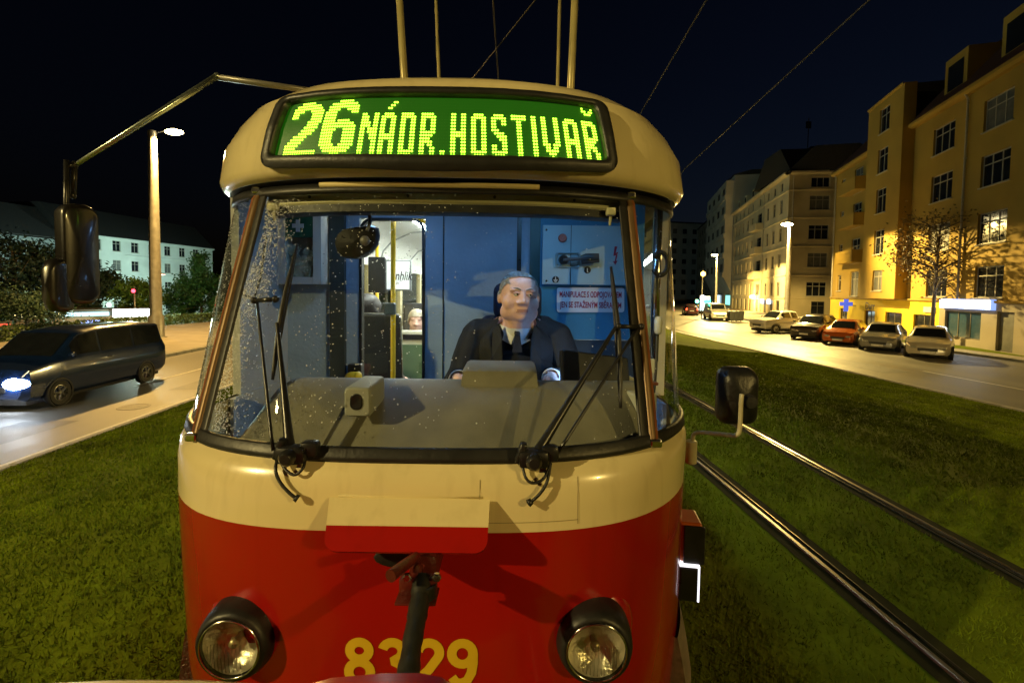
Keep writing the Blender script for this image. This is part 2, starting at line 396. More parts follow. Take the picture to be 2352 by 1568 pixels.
def half(zr, n=NR):
    W, yn, D, _, _ = prm(zr)
    return [(W*math.sin(PI/2*k/n), ysurf(W*math.sin(PI/2*k/n)*0.99999, zr)) for k in range(n+1)]
def ring(zr, n=NR):
    h = half(zr, n); h = h + [(h[-1][0]*1.257, 4.2)]; front = [(-x, y) for x, y in reversed(h)] + h[1:]
    back = [(x, 2*YC-y) for x, y in reversed(front)]
    return [(TCX+x, y, CAMZ+zr-dip(x, zr)) for x, y in front+back]
def shell(name, zs, m, **k):
    mb = MB(); mb.grid([ring(z) for z in zs], close=True)
    return mb.build(name, m, tram, smooth=True, ang=50, inv=True)
def paint(name, col, rough=0.22):
    """gloss paint, slightly orange-peeled, road film towards the bottom as streaks"""
    m = mat(name, col, rough, var=0.07, scale=1.6, bump=0.03, bscale=9, coat=0.5, rvar=0.08)
    n = m.node_tree.nodes; l = m.node_tree.links; b = n['Principled BSDF']
    src = b.inputs['Base Color'].links[0].from_socket
    tc = n.new('ShaderNodeTexCoord'); mp = n.new('ShaderNodeMapping'); mp.inputs['Scale'].default_value = (22, 22, 2.2); l.new(tc.outputs['Object'], mp.inputs[0])
    nz = n.new('ShaderNodeTexNoise'); nz.inputs['Scale'].default_value = 1.0; nz.inputs['Detail'].default_value = 7; l.new(mp.outputs[0], nz.inputs['Vector'])
    rp = n.new('ShaderNodeValToRGB'); rp.color_ramp.elements[0].position = 0.52; rp.color_ramp.elements[1].position = 0.85; l.new(nz.outputs['Fac'], rp.inputs[0])
    mu = n.new('ShaderNodeMath'); mu.operation = 'MULTIPLY'; mu.inputs[1].default_value = 0.35; l.new(rp.outputs[0], mu.inputs[0])
    mx = n.new('ShaderNodeMix'); mx.data_type = 'RGBA'; l.new(mu.outputs[0], mx.inputs['Factor']); l.new(src, mx.inputs['A'])
    mx.inputs['B'].default_value = (col[0]*0.55, col[1]*0.5+0.004, col[2]*0.42+0.002, 1); l.new(mx.outputs['Result'], b.inputs['Base Color'])
    return m
cream = paint('cream_paint', (0.70, 0.60, 0.33)); red = paint('red_paint', (0.33, 0.008, 0.004))
black = mat('black_rubber', (0.012, 0.012, 0.012), 0.45, var=0.3, scale=14, bump=0.08, bscale=60)
blackm = mat('black_metal', (0.014, 0.014, 0.015), 0.32, var=0.25, scale=20)
chrome = mat('bright_metal', (0.62, 0.60, 0.56), 0.18, 1.0, var=0.1)
def L3(a, b, n): return [a+(b-a)*i/n for i in range(n+1)]
shell('lower_panel', [-1.70, -1.62, -1.52, -1.4, -1.25, -1.12, -1.0, -0.83, -0.655], red)
shell('waist_band', [-0.655, -0.60, -0.55, -0.53, -0.505, -0.493, -0.482], cream)
seal = MB(); seal.grid([ring(z) for z in (-0.483, -0.474)], close=True); seal.build('window_sill_trim', black, tram, inv=True, smooth=True)
shell('forehead', [0.398, 0.404, 0.412, 0.425, 0.44, 0.50, 0.57, 0.62, 0.665, 0.70, 0.73], cream)
shell('roof', [0.73, 0.76, 0.785, 0.805, 0.822, 0.836, 0.850, 0.870, 0.880], cream)
soff = MB(); soff.grid([[(TCX+x*s, y+o, CAMZ+0.397+dz) for x, y in ([(-a, b) for a, b in reversed(half(0.398))]+half(0.398)[1:])] for s, o, dz in ((1.0, 0, 0), (0.985, 0.05, -0.012), (0.975, 0.10, -0.008))])
soff.build('brow_soffit', black, tram, inv=True, smooth=True)
# underframe and closing panels
mb = MB(); mb.bbox((TCX-0.78, 1.8, 0.30), (TCX+0.78, 14.5, 0.46)); mb.build('underframe', blackm, tram, inv=True)
# bogies so that the car stands on its rails
for yb in (4.6, 11.6):
    for dy in (-0.95, 0.95):
        for s in (-1, 1):
            mb = MB(); mb.lathe([(0.02, -0.06), (0.30, -0.06), (0.35, -0.05), (0.35, 0.05), (0.30, 0.06), (0.02, 0.06)], (TCX+s*0.73, yb+dy, 0.368), 'X', 28)
            mb.build('wheel', blackm, tram, inv=True, smooth=True, ang=40)
    for s in (-1, 1):
        mb = MB(); mb.rbox((TCX+s*0.86, yb, 0.38), (0.12, 2.6, 0.14), 0.03); mb.build('bogie_frame', blackm, tram, inv=True)
# ---- glass band
gl = glass('screen_glass', (0.93, 0.96, 0.95)); gl2 = glass('side_glass', (0.86, 0.90, 0.90))
ZB, ZT = -0.455, 0.382
PX = 0.712
def band(xs_fn, zs, off=0.0):
    return [[sp(x, z, off) for x in xs_fn(z)] for z in zs]
zs = L3(ZB, ZT, 12)
mb = MB(); mb.grid(band(lambda z: L3(-PX, PX, 36), zs)); mb.build('windscreen', gl, tram, inv=True, smooth=True)
def qx(z, s):
    W = prm(z)[0]; a0 = math.asin(min(1, PX/W)); return [s*W*math.sin(a0+(PI/2-a0)*k/14)*0.9999 for k in range(15)]
for s in (-1, 1):
    mb = MB(); mb.grid(band(lambda z: qx(z, s), zs)); mb.build('quarter_window', gl2, tram, inv=True, smooth=True)
# rubber seals round the glass
def ribbon(fn, zs_or_xs, wid, off, name, m, vertical):
    mb = MB(); rows = []
    for t in zs_or_xs:
        rows.append([fn(t, -wid/2, 0.0), fn(t, -wid/2, off*0.7), fn(t, -wid*0.3, off), fn(t, wid*0.3, off), fn(t, wid/2, off*0.7), fn(t, wid/2, 0.0)])
    mb.grid(rows); return mb.build(name, m, tram, inv=True, smooth=True)
allx = [-x for x in reversed(qx(ZB, 1))] + L3(-PX, PX, 40)[1:-1] + qx(ZB, 1)
ribbon(lambda x, d, o: sp(x, -0.463+d, o), allx, 0.036, 0.015, 'lower_window_seal', black, False)
allt = [-x for x in reversed(qx(ZT, 1))] + L3(-PX, PX, 40)[1:-1] + qx(ZT, 1)
ribbon(lambda x, d, o: sp(x, 0.368+d, o), allt, 0.044, 0.013, 'upper_window_seal', black, False)
bronze = mat('pillar_trim', (0.17, 0.105, 0.05), 0.42, 0.35, var=0.2, scale=7)
brown = mat('pillar_inlay', (0.22, 0.07, 0.02), 0.4, var=0.2, scale=9)
for s in (-1, 1):
    zz = L3(-0.478, 0.388, 16)
    ribbon(lambda z, d, o: sp(s*(PX-0.026)+d, z, o+0.001), zz, 0.034, 0.009, 'pillar_seal', black, True)
    tr = ribbon(lambda z, d, o: sp(s*(PX+0.005)+d, z, o+0.004), zz, 0.031, 0.014, 'pillar_trim', bronze, True)
    mb = MB(); mb.grid([[sp(s*(PX+0.010)+d, z, 0.0190) for d in (-0.0045, 0.0045)] for z in zz]); mb.build('trim_inlay', brown, tr, inv=True)
    for z in (-0.480, 0.384):
        mb = MB(); mb.rbox(sp(s*(PX+0.004), z, 0.018), (0.038, 0.018, 0.026), 0.006); mb.build('trim_clip', chrome, tr, inv=True)
# drip strip below the display
ribbon(lambda x, d, o: sp(x, 0.386+d, o+0.022), L3(-0.43, 0.36, 20), 0.009, 0.010, 'drip_strip', cream, False)
# ---- side windows of the saloon
sidem = mat('window_pillar', (0.50, 0.43, 0.25), 0.4, var=0.08)
for s in (-1, 1):
    edges = [2.16, 2.28, 3.35, 3.47, 4.6, 4.72, 5.85, 5.97, 7.1, 7.22, 8.35, 8.47, 9.6, 9.72, 10.85, 10.97, 12.1, 12.22, 13.4, 13.52, 14.1, 14.24]
    def panel(y0, y1, i0, i1, name, m):
        mb = MB(); vs = [(TCX+s*(sidex(y)-i), y, CAMZ+z) for y in (y0, y1) for i in (i0, i1) for z in (-0.49, 0.40)]
        mb.add(vs, [(0, 1, 3, 2), (4, 6, 7, 5), (0, 4, 5, 1), (2, 3, 7, 6), (0, 2, 6, 4), (1, 5, 7, 3)]); mb.build(name, m, tram, inv=True)
    for i in range(0, len(edges), 2):
        panel(edges[i], edges[i+1], 0.0, 0.05, 'window_pillar', sidem)
        if i+2 < len(edges): panel(edges[i+1], edges[i+2], 0.018, 0.024, 'side_window', gl2)
# ---- destination display
def arch(x, z):
    """the sign is a little taller in the middle"""
    f = (z-0.568)/0.134; return z+(0.017 if f > 0 else 0.020)*f*(1-(x/0.645)**2)
def trap(hw0, hw1, z0, z1, r, off, n=6, sub=10):
    c = [(hw1, z1), (-hw1, z1), (-hw0, z0), (hw0, z0)]; out = []
    for i, p in enumerate(c):
        a = Vector(c[i-1]); b = Vector(p); d = Vector(c[(i+1) % 4])
        u = (a-b).normalized(); v = (d-b).normalized(); A = b+u*r; B = b+v*r
        for k in range(n+1):
            t = k/n; q = A*(1-t)**2 + b*2*t*(1-t) + B*t*t; out.append(q)
        C = d + (b-d).normalized()*r
        for k in range(1, sub): out.append(B+(C-B)*k/sub)
    out = [Vector((q.x, arch(q.x, q.y))) for q in out]
    return [sp(q.x, q.y, off) for q in out]
O0 = trap(0.645, 0.608, 0.434, 0.702, 0.045, -0.004); O1 = trap(0.641, 0.604, 0.438, 0.698, 0.045, 0.026); O2 = trap(0.629, 0.592, 0.450, 0.688, 0.040, 0.033)
I2 = trap(0.604, 0.570, 0.464, 0.678, 0.025, 0.032); I1 = trap(0.598, 0.564, 0.469, 0.673, 0.023, 0.026); I0 = trap(0.596, 0.562, 0.470, 0.672, 0.023, 0.002)
mb = MB(); mb.grid([O0, O1, O2, I2, I1, I0], close=True)
dframe = mb.build('destination_display', black, tram, inv=True, smooth=True, ang=60)
boardm = emit('display_board', (0.05, 0.60, 0.01), 0.11, (0.006, 0.05, 0.006))  # weak green emission stands in for diode light scattered over the board
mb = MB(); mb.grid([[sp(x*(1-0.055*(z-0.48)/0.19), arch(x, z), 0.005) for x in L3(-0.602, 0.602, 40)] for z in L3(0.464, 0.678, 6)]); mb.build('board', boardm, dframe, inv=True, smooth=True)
FONT = {
 'N': ['11...11', '111..11', '111..11', '1111.11', '1111.11', '11.1111', '11.1111', '11..111', '11..111', '11...11', '11...11', '11...11', '11...11', '11...11'],
 'A': ['.1111.', '111111', '11..11', '11..11', '11..11', '11..11', '11..11', '111111', '111111', '11..11', '11..11', '11..11', '11..11', '11..11'],
 'D': ['11111.', '111111', '11..11', '11..11', '11..11', '11..11', '11..11', '11..11', '11..11', '11..11', '11..11', '11..11', '111111', '11111.'],
 'R': ['11111.', '111111', '11..11', '11..11', '11..11', '11..11', '111111', '11111.', '1111..', '11111.', '11.11.', '11..11', '11..11', '11..11'],
 '.': ['..']*12+['11', '11'],
 'H': ['11..11']*6+['111111', '111111']+['11..11']*6,
 'O': ['.1111.', '111111']+['11..11']*10+['111111', '.1111.'],
 'S': ['.1111.', '111111', '11..11', '11..11', '11....', '111...', '.1111.', '..1111', '...111', '....11', '11..11', '11..11', '111111', '.1111.'],
 'T': ['111111', '111111']+['..11..']*12,
 'I': ['11']*14,
 'V': ['11...11']*9+['111.111', '.11.11.', '.11111.', '..111..', '...1...'],
 '2': ['...11111....', '.111111111..', '11111111111.', '1111...11111', '111.....1111', '111.....1111', '........1111', '.......11111', '.......1111.', '......11111.', '.....11111..', '....11111...', '...11111....', '..11111.....', '.11111......', '11111.......', '1111........', '111111111111', '111111111111'],
 '6': ['....11111...', '..111111111.', '.11111111111', '.1111...1111', '1111.....111', '1111........', '1111........', '1111.1111...', '111111111110', '111111111111', '11111...1111', '1111....1111', '1111....1111', '1111....1111', '1111....1111', '11111..11111', '.1111111111.', '..11111111..', '....1111....']}
lit = {}
def put(ch, c0, top):
    for r_, row in enumerate(FONT[ch]):
        for c_, v in enumerate(row):
            if v == '1': lit[(c0+c_, top+r_)] = 1
for d_ in '26': FONT[d_] = [q[:4]+q[3]+q[4:9]+q[8]+q[9:] for q in FONT[d_]]
put('2', 0, 0); put('6', 15, 0)
for ch, c in (('N', 31), ('A', 39), ('D', 47), ('R', 55), ('.', 63), ('H', 67), ('O', 75), ('S', 83), ('T', 91), ('I', 99), ('V', 103), ('A', 112), ('R', 120)): put(ch, c, 5)
for c, r_ in ((43, 1), (44, 1), (42, 2), (43, 2), (41, 3), (42, 3)): lit[(c, r_)] = 1
for c, r_ in ((121, 0), (122, 1), (124, 1), (125, 0), (123, 2), (121, 1), (125, 1), (122, 2), (124, 2)): lit[(c, r_)] = 1
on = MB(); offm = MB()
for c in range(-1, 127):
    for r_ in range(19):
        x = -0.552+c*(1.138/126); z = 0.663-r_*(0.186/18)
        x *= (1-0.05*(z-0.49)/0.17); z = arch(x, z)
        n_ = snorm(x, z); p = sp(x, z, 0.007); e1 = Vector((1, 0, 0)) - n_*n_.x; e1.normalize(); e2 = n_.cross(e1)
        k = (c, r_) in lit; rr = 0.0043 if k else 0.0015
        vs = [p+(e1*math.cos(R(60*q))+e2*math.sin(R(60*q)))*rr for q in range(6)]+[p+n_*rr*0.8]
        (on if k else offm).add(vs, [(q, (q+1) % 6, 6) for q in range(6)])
o = on.build('lit_diodes', emit('led_on', (0.40, 1.0, 0.03), 7.0), dframe, inv=True); tag(o, kind='stuff')
o = offm.build('unlit_diodes', emit('led_off', (0.15, 0.8, 0.02), 0.16), dframe, inv=True); tag(o, kind='stuff')  # faint emission put in for the light these dark diodes reflect
mb = MB(); mb.grid([[sp(x*(1-0.055*(z-0.48)/0.19), arch(x, z), 0.023) for x in L3(-0.602, 0.602, 40)] for z in L3(0.464, 0.678, 6)]); mb.build('display_glass', glass('disp_glass', (0.97, 1, 0.97)), dframe, inv=True, smooth=True)
# ---- headlights
refl = mat('reflector', (0.80, 0.77, 0.68), 0.34, 0.85, var=0.1, scale=15, bump=0.35, bscale=45)
lensg = glass('lens_glass', (0.92, 0.92, 0.86), 0.03)
for (px, py) in ((526, 1491), (1371, 1498)):
    b = at(px, py, 1.188)                       # centre of the lens rim
    def ly(prof, m, name, par, n=36, **k):
        mb = MB(); mb.lathe(prof, b, 'Y', n); return mb.build(name, m, par, inv=True, smooth=True, **k)
    ly([(0.135, 0.20), (0.130, 0.125), (0.122, 0.100), (0.112, 0.088), (0.104, 0.084)], red, 'headlight_cup', tram, 40)
    h = ly([(0.106, 0.20), (0.1085, 0.080), (0.1075, 0.050), (0.103, 0.022), (0.096, 0.006), (0.089, 0.0), (0.083, 0.0), (0.0805, 0.004), (0.079, 0.03)], black, 'headlight', tram, 40, ang=60)
    ly([(0.0835, -0.001), (0.081, -0.006), (0.078, -0.003)], chrome, 'rim', h)
    ly([(0.079, 0.010), (0.070, 0.032), (0.054, 0.046), (0.032, 0.054), (0.012, 0.057), (0.001, 0.057)], refl, 'reflector', h)
    ly([(0.010, 0.055), (0.010, 0.03), (0.014, 0.028), (0.012, 0.016), (0.002, 0.014)], mat('bulb_shield', (0.45, 0.40, 0.25), 0.35, 0.6), 'bulb_shield', h, 14)
    ly([(0.080, 0.0), (0.068, -0.009), (0.047, -0.016), (0.024, -0.020), (0.001, -0.021)], lensg, 'lens', h)
    mb = MB()
    for k in range(-6, 7):
        x = k*0.0098; hh = math.sqrt(max(0, 0.062**2-x*x))*0.85
        if hh < 0.02: continue
        mb.tube([(b.x+x, b.y-0.020+0.014*((x*x+z*z)/0.0064), b.z+z) for z in L3(-hh, hh*0.6, 8)], 0.0013, 5)
    mb.build('lens_ribs', glass('rib_glass', (0.85, 0.85, 0.78), 0.05), h, inv=True, smooth=True)
# ---- hinged coupler flap
fa, fb = at(757, 1142, 1.200), at(1125, 1147, 1.200); fc, fd = at(742, 1265, 1.108), at(1118, 1270, 1.108)
def flp(u, v): return (fa*(1-u)+fb*u)*(1-v) + (fc*(1-u)+fd*u)*v
fn = (fb-fa).cross(fc-fa).normalized(); fn = fn if fn.y < 0 else -fn
def fpiece(v0, v1, rnd_):
    pts = [(0.0, v0), (1.0, v0)]
    if rnd_:
        for k in range(7): a = PI/2*k/6; pts.append((1-0.075+0.075*math.cos(a), v1-0.22+0.22*math.sin(a)))
        for k in range(7): a = PI/2*k/6; pts.append((0.075-0.075*math.sin(a), v1-0.22+0.22*math.cos(a)))
    else: pts += [(1.0, v1), (0.0, v1)]
    m_ = MB(); m_.poly([flp(u, v) for u, v in pts], -fn*0.014); return m_
flap = fpiece(0.0, 0.535, False).build('coupler_flap', cream, tram, inv=True)
fpiece(0.5352, 1.0, True).build('flap_lower_edge', red, flap, inv=True)
mb = MB(); mb.tube([fa+Vector((0.02, 0.014, 0.0)), fb+Vector((-0.02, 0.014, 0.0))], 0.005, 8); mb.build('flap_hinge', cream, flap, inv=True, smooth=True)
# coupler head, handle and cable
maroon = mat('coupler_paint', (0.09, 0.012, 0.008), 0.35, var=0.35, scale=18, bump=0.2, bscale=50)
ca = at(968, 1318, 1.08)
mb = MB(); mb.rbox(ca+Vector((0, 0.08, 0.0)), (0.075, 0.13, 0.075), 0.02); mb.rbox(ca+Vector((0, -0.035, -0.002)), (0.088, 0.03, 0.045), 0.008)
mb.rbox(ca+Vector((0, -0.045, -0.024)), (0.094, 0.06, 0.006), 0.002); mb.rbox(ca+Vector((-0.012, -0.02, 0.01)), (0.025, 0.05, 0.045), 0.01, Matrix.Rotation(0.5, 3, 'Y'))
coup = mb.build('coupler', maroon, tram, inv=True, smooth=True, ang=40)
mb = MB(); mb.tube([at(956, 1278, 1.09), at(925, 1300, 1.02), at(897, 1322, 0.98)], [0.012, 0.013, 0.014], 12); mb.build('handle', maroon, coup, inv=True, smooth=True, ang=50)
for px in (936, 1004):
    mb = MB(); c = at(px, 1323, 1.025); mb.lathe([(0.0105, 0.0), (0.0105, -0.006), (0.008, -0.008), (0.001, -0.008)], c, 'Y', 6); mb.build('bolt', chrome, coup, inv=True)
pts = smoothpath([at(972, 1326, 1.05), at(966, 1360, 1.02), at(958, 1415, 0.97), at(948, 1470, 0.92), at(938, 1545, 0.86), at(934, 1600, 0.81)], 5)
rnd = random.Random(5)
mb = MB(); mb.tube(pts, [0.0215+rnd.uniform(-0.0020, 0.0020) for _ in pts], 14); mb.lathe([(0.022, 0), (0.029, 0), (0.029, -0.03), (0.024, -0.032)], at(975, 1338, 1.035), 'Z', 16)
mb.build('cable_sleeve', mat('taped_cable', (0.014, 0.014, 0.011), 0.5, var=0.3, scale=40, bump=0.12, bscale=60), coup, inv=True, smooth=True, ang=60)
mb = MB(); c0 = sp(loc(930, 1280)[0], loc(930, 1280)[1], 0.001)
mb.sphere(c0, (0.085, 0.003, 0.030), 20, 8); mb.build('flap_shade', black, coup, inv=True, smooth=True)  # flat black ellipsoid paints the shade under the flap
# ---- fleet number
yel = mat('number_yellow', (0.62, 0.42, 0.02), 0.4, var=0.08)
def arc(cx_, cz_, rx, rz_, a0, a1, n=20): return [(cx_+rx*math.cos(R(a0+(a1-a0)*k/n)), cz_+rz_*math.sin(R(a0+(a1-a0)*k/n))) for k in range(n+1)]
DIG = {'8': [(arc(.30, .735, .185, .170, 0, 345), True), (arc(.30, .295, .212, .205, 0, 345), True)],
       '3': [(arc(.29, .735, .19, .175, 168, -80)+arc(.29, .30, .215, .212, 78, -168), False)],
       '2': [(arc(.30, .715, .205, .195, 175, -38)+[(.30, .36), (.14, .21), (.095, .10)], False), ([(.0, .09), (.2, .09), (.4, .09), (.56, .09)], False)],
       '9': [(arc(.30, .695, .205, .212, 0, 345), True), ([(.505, .70), (.505, .50), (.475, .30), (.40, .15), (.29, .093), (.18, .11), (.10, .21)], False)]}
for ch, px in (('8', 826), ('3', 903), ('2', 985), ('9', 1062)):
    lx, lz = loc(px, 1517); lz = loc(943, 1520)[1]
    mb = MB()
    for path, closed in DIG[ch]:
        pts = [Vector((a-0.30, b-0.5)) for a, b in path]; n = len(pts); rows = []
        for i, q in enumerate(pts):
            d = (pts[(i+1) % n if closed else min(i+1, n-1)]-pts[i-1 if closed else max(i-1, 0)]).normalized(); nn = Vector((-d.y, d.x))*0.093
            rows.append([sp(lx+(q.x+k*nn.x)*0.142, lz+(q.y+k*nn.y)*0.142, 0.002) for k in (-1, 0, 1)])
        mb.grid(rows+rows[:1] if closed else rows)
    mb.build('fleet_digit', yel, tram, inv=True)
# ---- wipers
def wpath(pts, off): return [hit(x, y, off) for x, y in pts]
def wiper(pv, arm, lnk, cross, bl, loop, tail):
    piv = hit(*pv, 0.03)
    mb = MB(); mb.rbox(piv, (0.085, 0.05, 0.05), 0.014); mb.lathe([(0.022, 0.0), (0.022, -0.02), (0.014, -0.028), (0.001, -0.028)], piv+Vector((0.0, -0.018, 0.0)), 'Y', 14)
    mb.rbox(piv+Vector((0.045, 0.01, 0.012)), (0.05, 0.04, 0.045), 0.012); mb.rbox(piv+Vector((-0.035, 0.0, 0.014)), (0.02, 0.03, 0.06), 0.006, Matrix.Rotation(0.3, 3, 'Y'))
    w_ = mb.build('wiper', blackm, tram, inv=True, smooth=True, ang=45)
    a, b = arm; n = 10
    pts = [hit(a[0]+(b[0]-a[0])*k/n, a[1]+(b[1]-a[1])*k/n, 0.030) for k in range(n+1)]
    mb = MB(); mb.tube(pts, [0.0165-0.0105*(k/n)**0.6 for k in range(n+1)], 8); mb.build('wiper_arm', blackm, w_, inv=True, smooth=True, ang=45)
    a, b = lnk
    mb = MB(); mb.tube([hit(a[0]+(b[0]-a[0])*k/n, a[1]+(b[1]-a[1])*k/n, 0.028) for k in range(n+1)], 0.0052, 7); mb.build('parallel_link', blackm, w_, inv=True, smooth=True)
    mb = MB(); mb.tube([hit(*c, 0.034) for c in cross], 0.0075, 7)
    c0, c1 = hit(*cross[0], 0.036), hit(*cross[1], 0.036)
    for c in (c0, c1): mb.sphere(c, 0.012, 8, 6)
    mb.build('link_bracket', blackm, w_, inv=True, smooth=True)
    a, b = bl; n = 14
    P = [hit(a[0]+(b[0]-a[0])*k/n, a[1]+(b[1]-a[1])*k/n, 0.010) for k in range(n+1)]
    mb = MB(); mb.tube(P, 0.0048, 6); Q = [hit(a[0]+(b[0]-a[0])*k/n, a[1]+(b[1]-a[1])*k/n, 0.012+0.013*math.sin(PI*k/n)) for k in range(n+1)]
    mb.tube(Q, [0.003+0.0055*math.sin(PI*k/n) for k in range(n+1)], 6)
    for k in (2, 4, 5, 9, 10, 12): mb.tube([P[k], Q[k]], 0.004, 5)
    mb.build('wiper_blade', black, w_, inv=True, smooth=True)
    mb = MB(); mb.tube(smoothpath([hit(*p, 0.02) for p in loop]), 0.0042, 7); mb.tube(smoothpath([hit(*p, 0.018) for p in tail]), 0.0046, 7)
    mb.tube([hit(*tail[-2], 0.018).lerp(hit(*tail[-1], 0.018), 0.7), hit(*tail[-1], 0.016)], [0.009, 0.011], 8); mb.build('washer_hose', black, w_, inv=True, smooth=True)
    return w_
wiper((683, 1052), ((680, 1040), (651, 750)), ((641, 1040), (606, 700)), ((604, 699), (650, 697)), ((687, 567), (631, 874)),
      ((649, 1057), (662, 1080), (685, 1090), (703, 1080), (708, 1058)), ((645, 1057), (641, 1080), (651, 1103), (672, 1126), (692, 1140)))
wiper((1222, 1062), ((1228, 1045), (1406, 752)), ((1276, 1040), (1452, 757)), ((1406, 757), (1455, 757)), ((1400, 616), (1421, 938)),
      ((1196, 1064), (1205, 1096), (1223, 1107), (1247, 1096), (1262, 1066)), ((1262, 1070), (1253, 1105), (1235, 1132), (1212, 1150)))
# fine seams of the fibreglass nose
seamm = mat('seam', (0.30, 0.25, 0.13), 0.6)
mb = MB()
for px in (1103, 1327):
    x0 = loc(px, 1100)[0]; mb.grid([[sp(x0+d, z, 0.0012) for d in (-0.0009, 0.0009)] for z in L3(-0.64, -0.515, 6)])
x0, x1 = loc(1103, 1190)[0], loc(1327, 1190)[0]; z0 = -0.628; mb.grid([[sp(x, z0+d, 0.0012) for d in (-0.0009, 0.0009)] for x in L3(x0, x1, 12)])
mb.build('panel_seam', seamm, tram, inv=True)
# ---- marker boxes and rubbing fenders on the flanks
orange = mat('orange_plastic', (0.45, 0.10, 0.01), 0.3, var=0.1)
for s in (-1, 1):
    bx = TCX+s*1.030; by = 1.88
    rot = Matrix.Rotation(-s*0.15, 3, 'Z')
    mb = MB(); mb.rbox((bx, by+0.015, 1.075), (0.086, 0.13, 0.165), 0.008, rot); m1 = mb.build('turn_signal', orange, tram, inv=True)
    mb = MB(); mb.rbox((bx, by-0.056, 1.070), (0.083, 0.012, 0.158), 0.004, rot); mb.build('signal_back', blackm, m1, inv=True)
    mb = MB(); mb.rbox((bx-s*0.012, by, 0.908), (0.078, 0.13, 0.148), 0.01, rot); m2 = mb.build('marker_light', blackm, tram, inv=True)
    mb = MB(); mb.rbox((bx+s*0.030, by+0.0, 0.910), (0.008, 0.135, 0.152), 0.003, rot); mb.rbox((bx-s*0.012, by-0.004, 0.988), (0.084, 0.135, 0.010), 0.003, rot)
    mb.rbox((bx-s*0.058, by+0.02, 0.915), (0.005, 0.11, 0.145), 0.002, rot); mb.rbox((bx-s*0.045, by+0.02, 0.992), (0.027, 0.11, 0.007), 0.002, rot)
    mb.build('light_edge', emit('marker_edge', (0.95, 0.93, 1.0), 1.6 if s > 0 else 1.6, (0.5, 0.5, 0.5)), m2, inv=True)
    fm = mat('fender_right' if s > 0 else 'fender_left', (0.30, 0.22, 0.18) if s > 0 else (0.20, 0.13, 0.08), 0.35, 0.3, var=0.35, scale=30, bump=0.9 if s < 0 else 0.15, bscale=120)
    rows = []
    for z in L3(-1.75, -1.22, 10):
        zz = min(max(z, -1.7), 0); k = (-1.22-z)/0.53; W = prm(zz)[0]
        row = []
        for q in L3(0.30, 1.0, 12):
            a0 = math.asin(0.80); a = a0+(PI/2-a0)*q; x = W*math.sin(a)*0.9999
            row.append(Vector((TCX+s*(x+0.012+0.085*math.sin(min(1, k*1.1)*PI/2)), ysurf(x, zz), CAMZ+z)))
        row.append(row[-1]+Vector((-s*0.06, 0.02, 0))); row.insert(0, row[0]+Vector((-s*0.12, 0.05, 0)))
        rows.append(row)
    mb = MB(); mb.grid(rows); mb.build('fender', fm, tram, inv=True, smooth=True, ang=60)
# ---- mirrors
grey_p = mat('grey_paint', (0.42, 0.38, 0.24), 0.4, var=0.1)
mc = at(1692, 908, 1.80)
mb = MB(); rows = []
for (k, off) in ((0.0, 0.035), (0.93, 0.035), (1.0, 0.02), (1.0, 0.0), (0.90, -0.035), (0.72, -0.052), (0.0, -0.058)):
    rows.append([mc+Vector((x*k+0.0, off, z*k)) for x, z in rrect(0.148, 0.231, 0.042, 5)])
mb.grid(rows, close=True); mir = mb.build('side_mirror', mat('mirror_shell', (0.012, 0.012, 0.011), 0.38, var=0.2, scale=30, bump=0.1, bscale=90), tram, inv=True, smooth=True, ang=60)
mb = MB(); mb.grid([[mc+Vector((x*k, 0.037, z*k)) for x, z in rrect(0.137, 0.218, 0.037, 5)] for k in (0.001, 1.0)], close=True); mb.build('mirror_glass', chrome, mir, inv=True)
mb = MB(); mb.lathe([(0.030, 0), (0.030, -0.018), (0.022, -0.026), (0.001, -0.027)], mc+Vector((0.018, -0.055, -0.010)), 'Y', 18); mb.build('ball_joint', black, mir, inv=True, smooth=True, ang=40)
mb = MB(); mb.tube(smoothpath([at(1704, 905, 1.715), at(1702, 925, 1.71), at(1699, 985, 1.715), at(1690, 999, 1.72), at(1670, 998, 1.75), at(1618, 993, 1.86), at(1598, 994, 1.89), at(1592, 1003, 1.90), at(1590, 1030, 1.90)], 4), 0.0085, 10)
mb.build('mirror_arm', grey_p, mir, inv=True, smooth=True)
mb = MB(); c = at(1587, 1037, 1.90); mb.lathe([(0.024, 0.045), (0.024, -0.045), (0.018, -0.050), (0.001, -0.05)], c, 'Z', 16); mb.lathe([(0.001, 0.048), (0.02, 0.048), (0.024, 0.045)], c, 'Z', 16)
mb.rbox(c+Vector((-0.035, 0.03, 0.0)), (0.05, 0.04, 0.05), 0.008); mb.build('mirror_mount', grey_p, mir, inv=True, smooth=True, ang=40)
# door-side mirror hanging from a long arm at the roof
mb = MB(); mb.tube([at(742, 212, 2.15), at(640, 198, 2.10), at(500, 178, 2.02)], [0.012, 0.013, 0.013], 10)
dm = mb.build('door_mirror', mat('mirror_arm_grey', (0.20, 0.19, 0.16), 0.4, 0.4), tram, inv=True, smooth=True)
mb = MB(); mb.tube([at(499, 175, 2.02), at(410, 231, 1.90), at(176, 377, 1.68)], [0.013, 0.012, 0.0075], 10); mb.sphere(at(499, 176, 2.02), 0.016, 10, 8); mb.build('mirror_arm', mat('mirror_arm_bright', (0.50, 0.58, 0.52), 0.25, 0.9), dm, inv=True, smooth=True)
mb = MB(); mb.tube([at(172, 377, 1.68), at(168, 450, 1.68)], 0.009, 8); mb.tube([at(153, 368, 1.66), at(152, 470, 1.66), at(146, 560, 1.66), at(140, 600, 1.66)], 0.0085, 8)
mb.tube([at(174, 377, 1.68), at(152, 384, 1.66)], 0.009, 8); mb.sphere(at(172, 377, 1.68), 0.012, 8, 6); mb.sphere(at(168, 450, 1.68), 0.011, 8, 6)
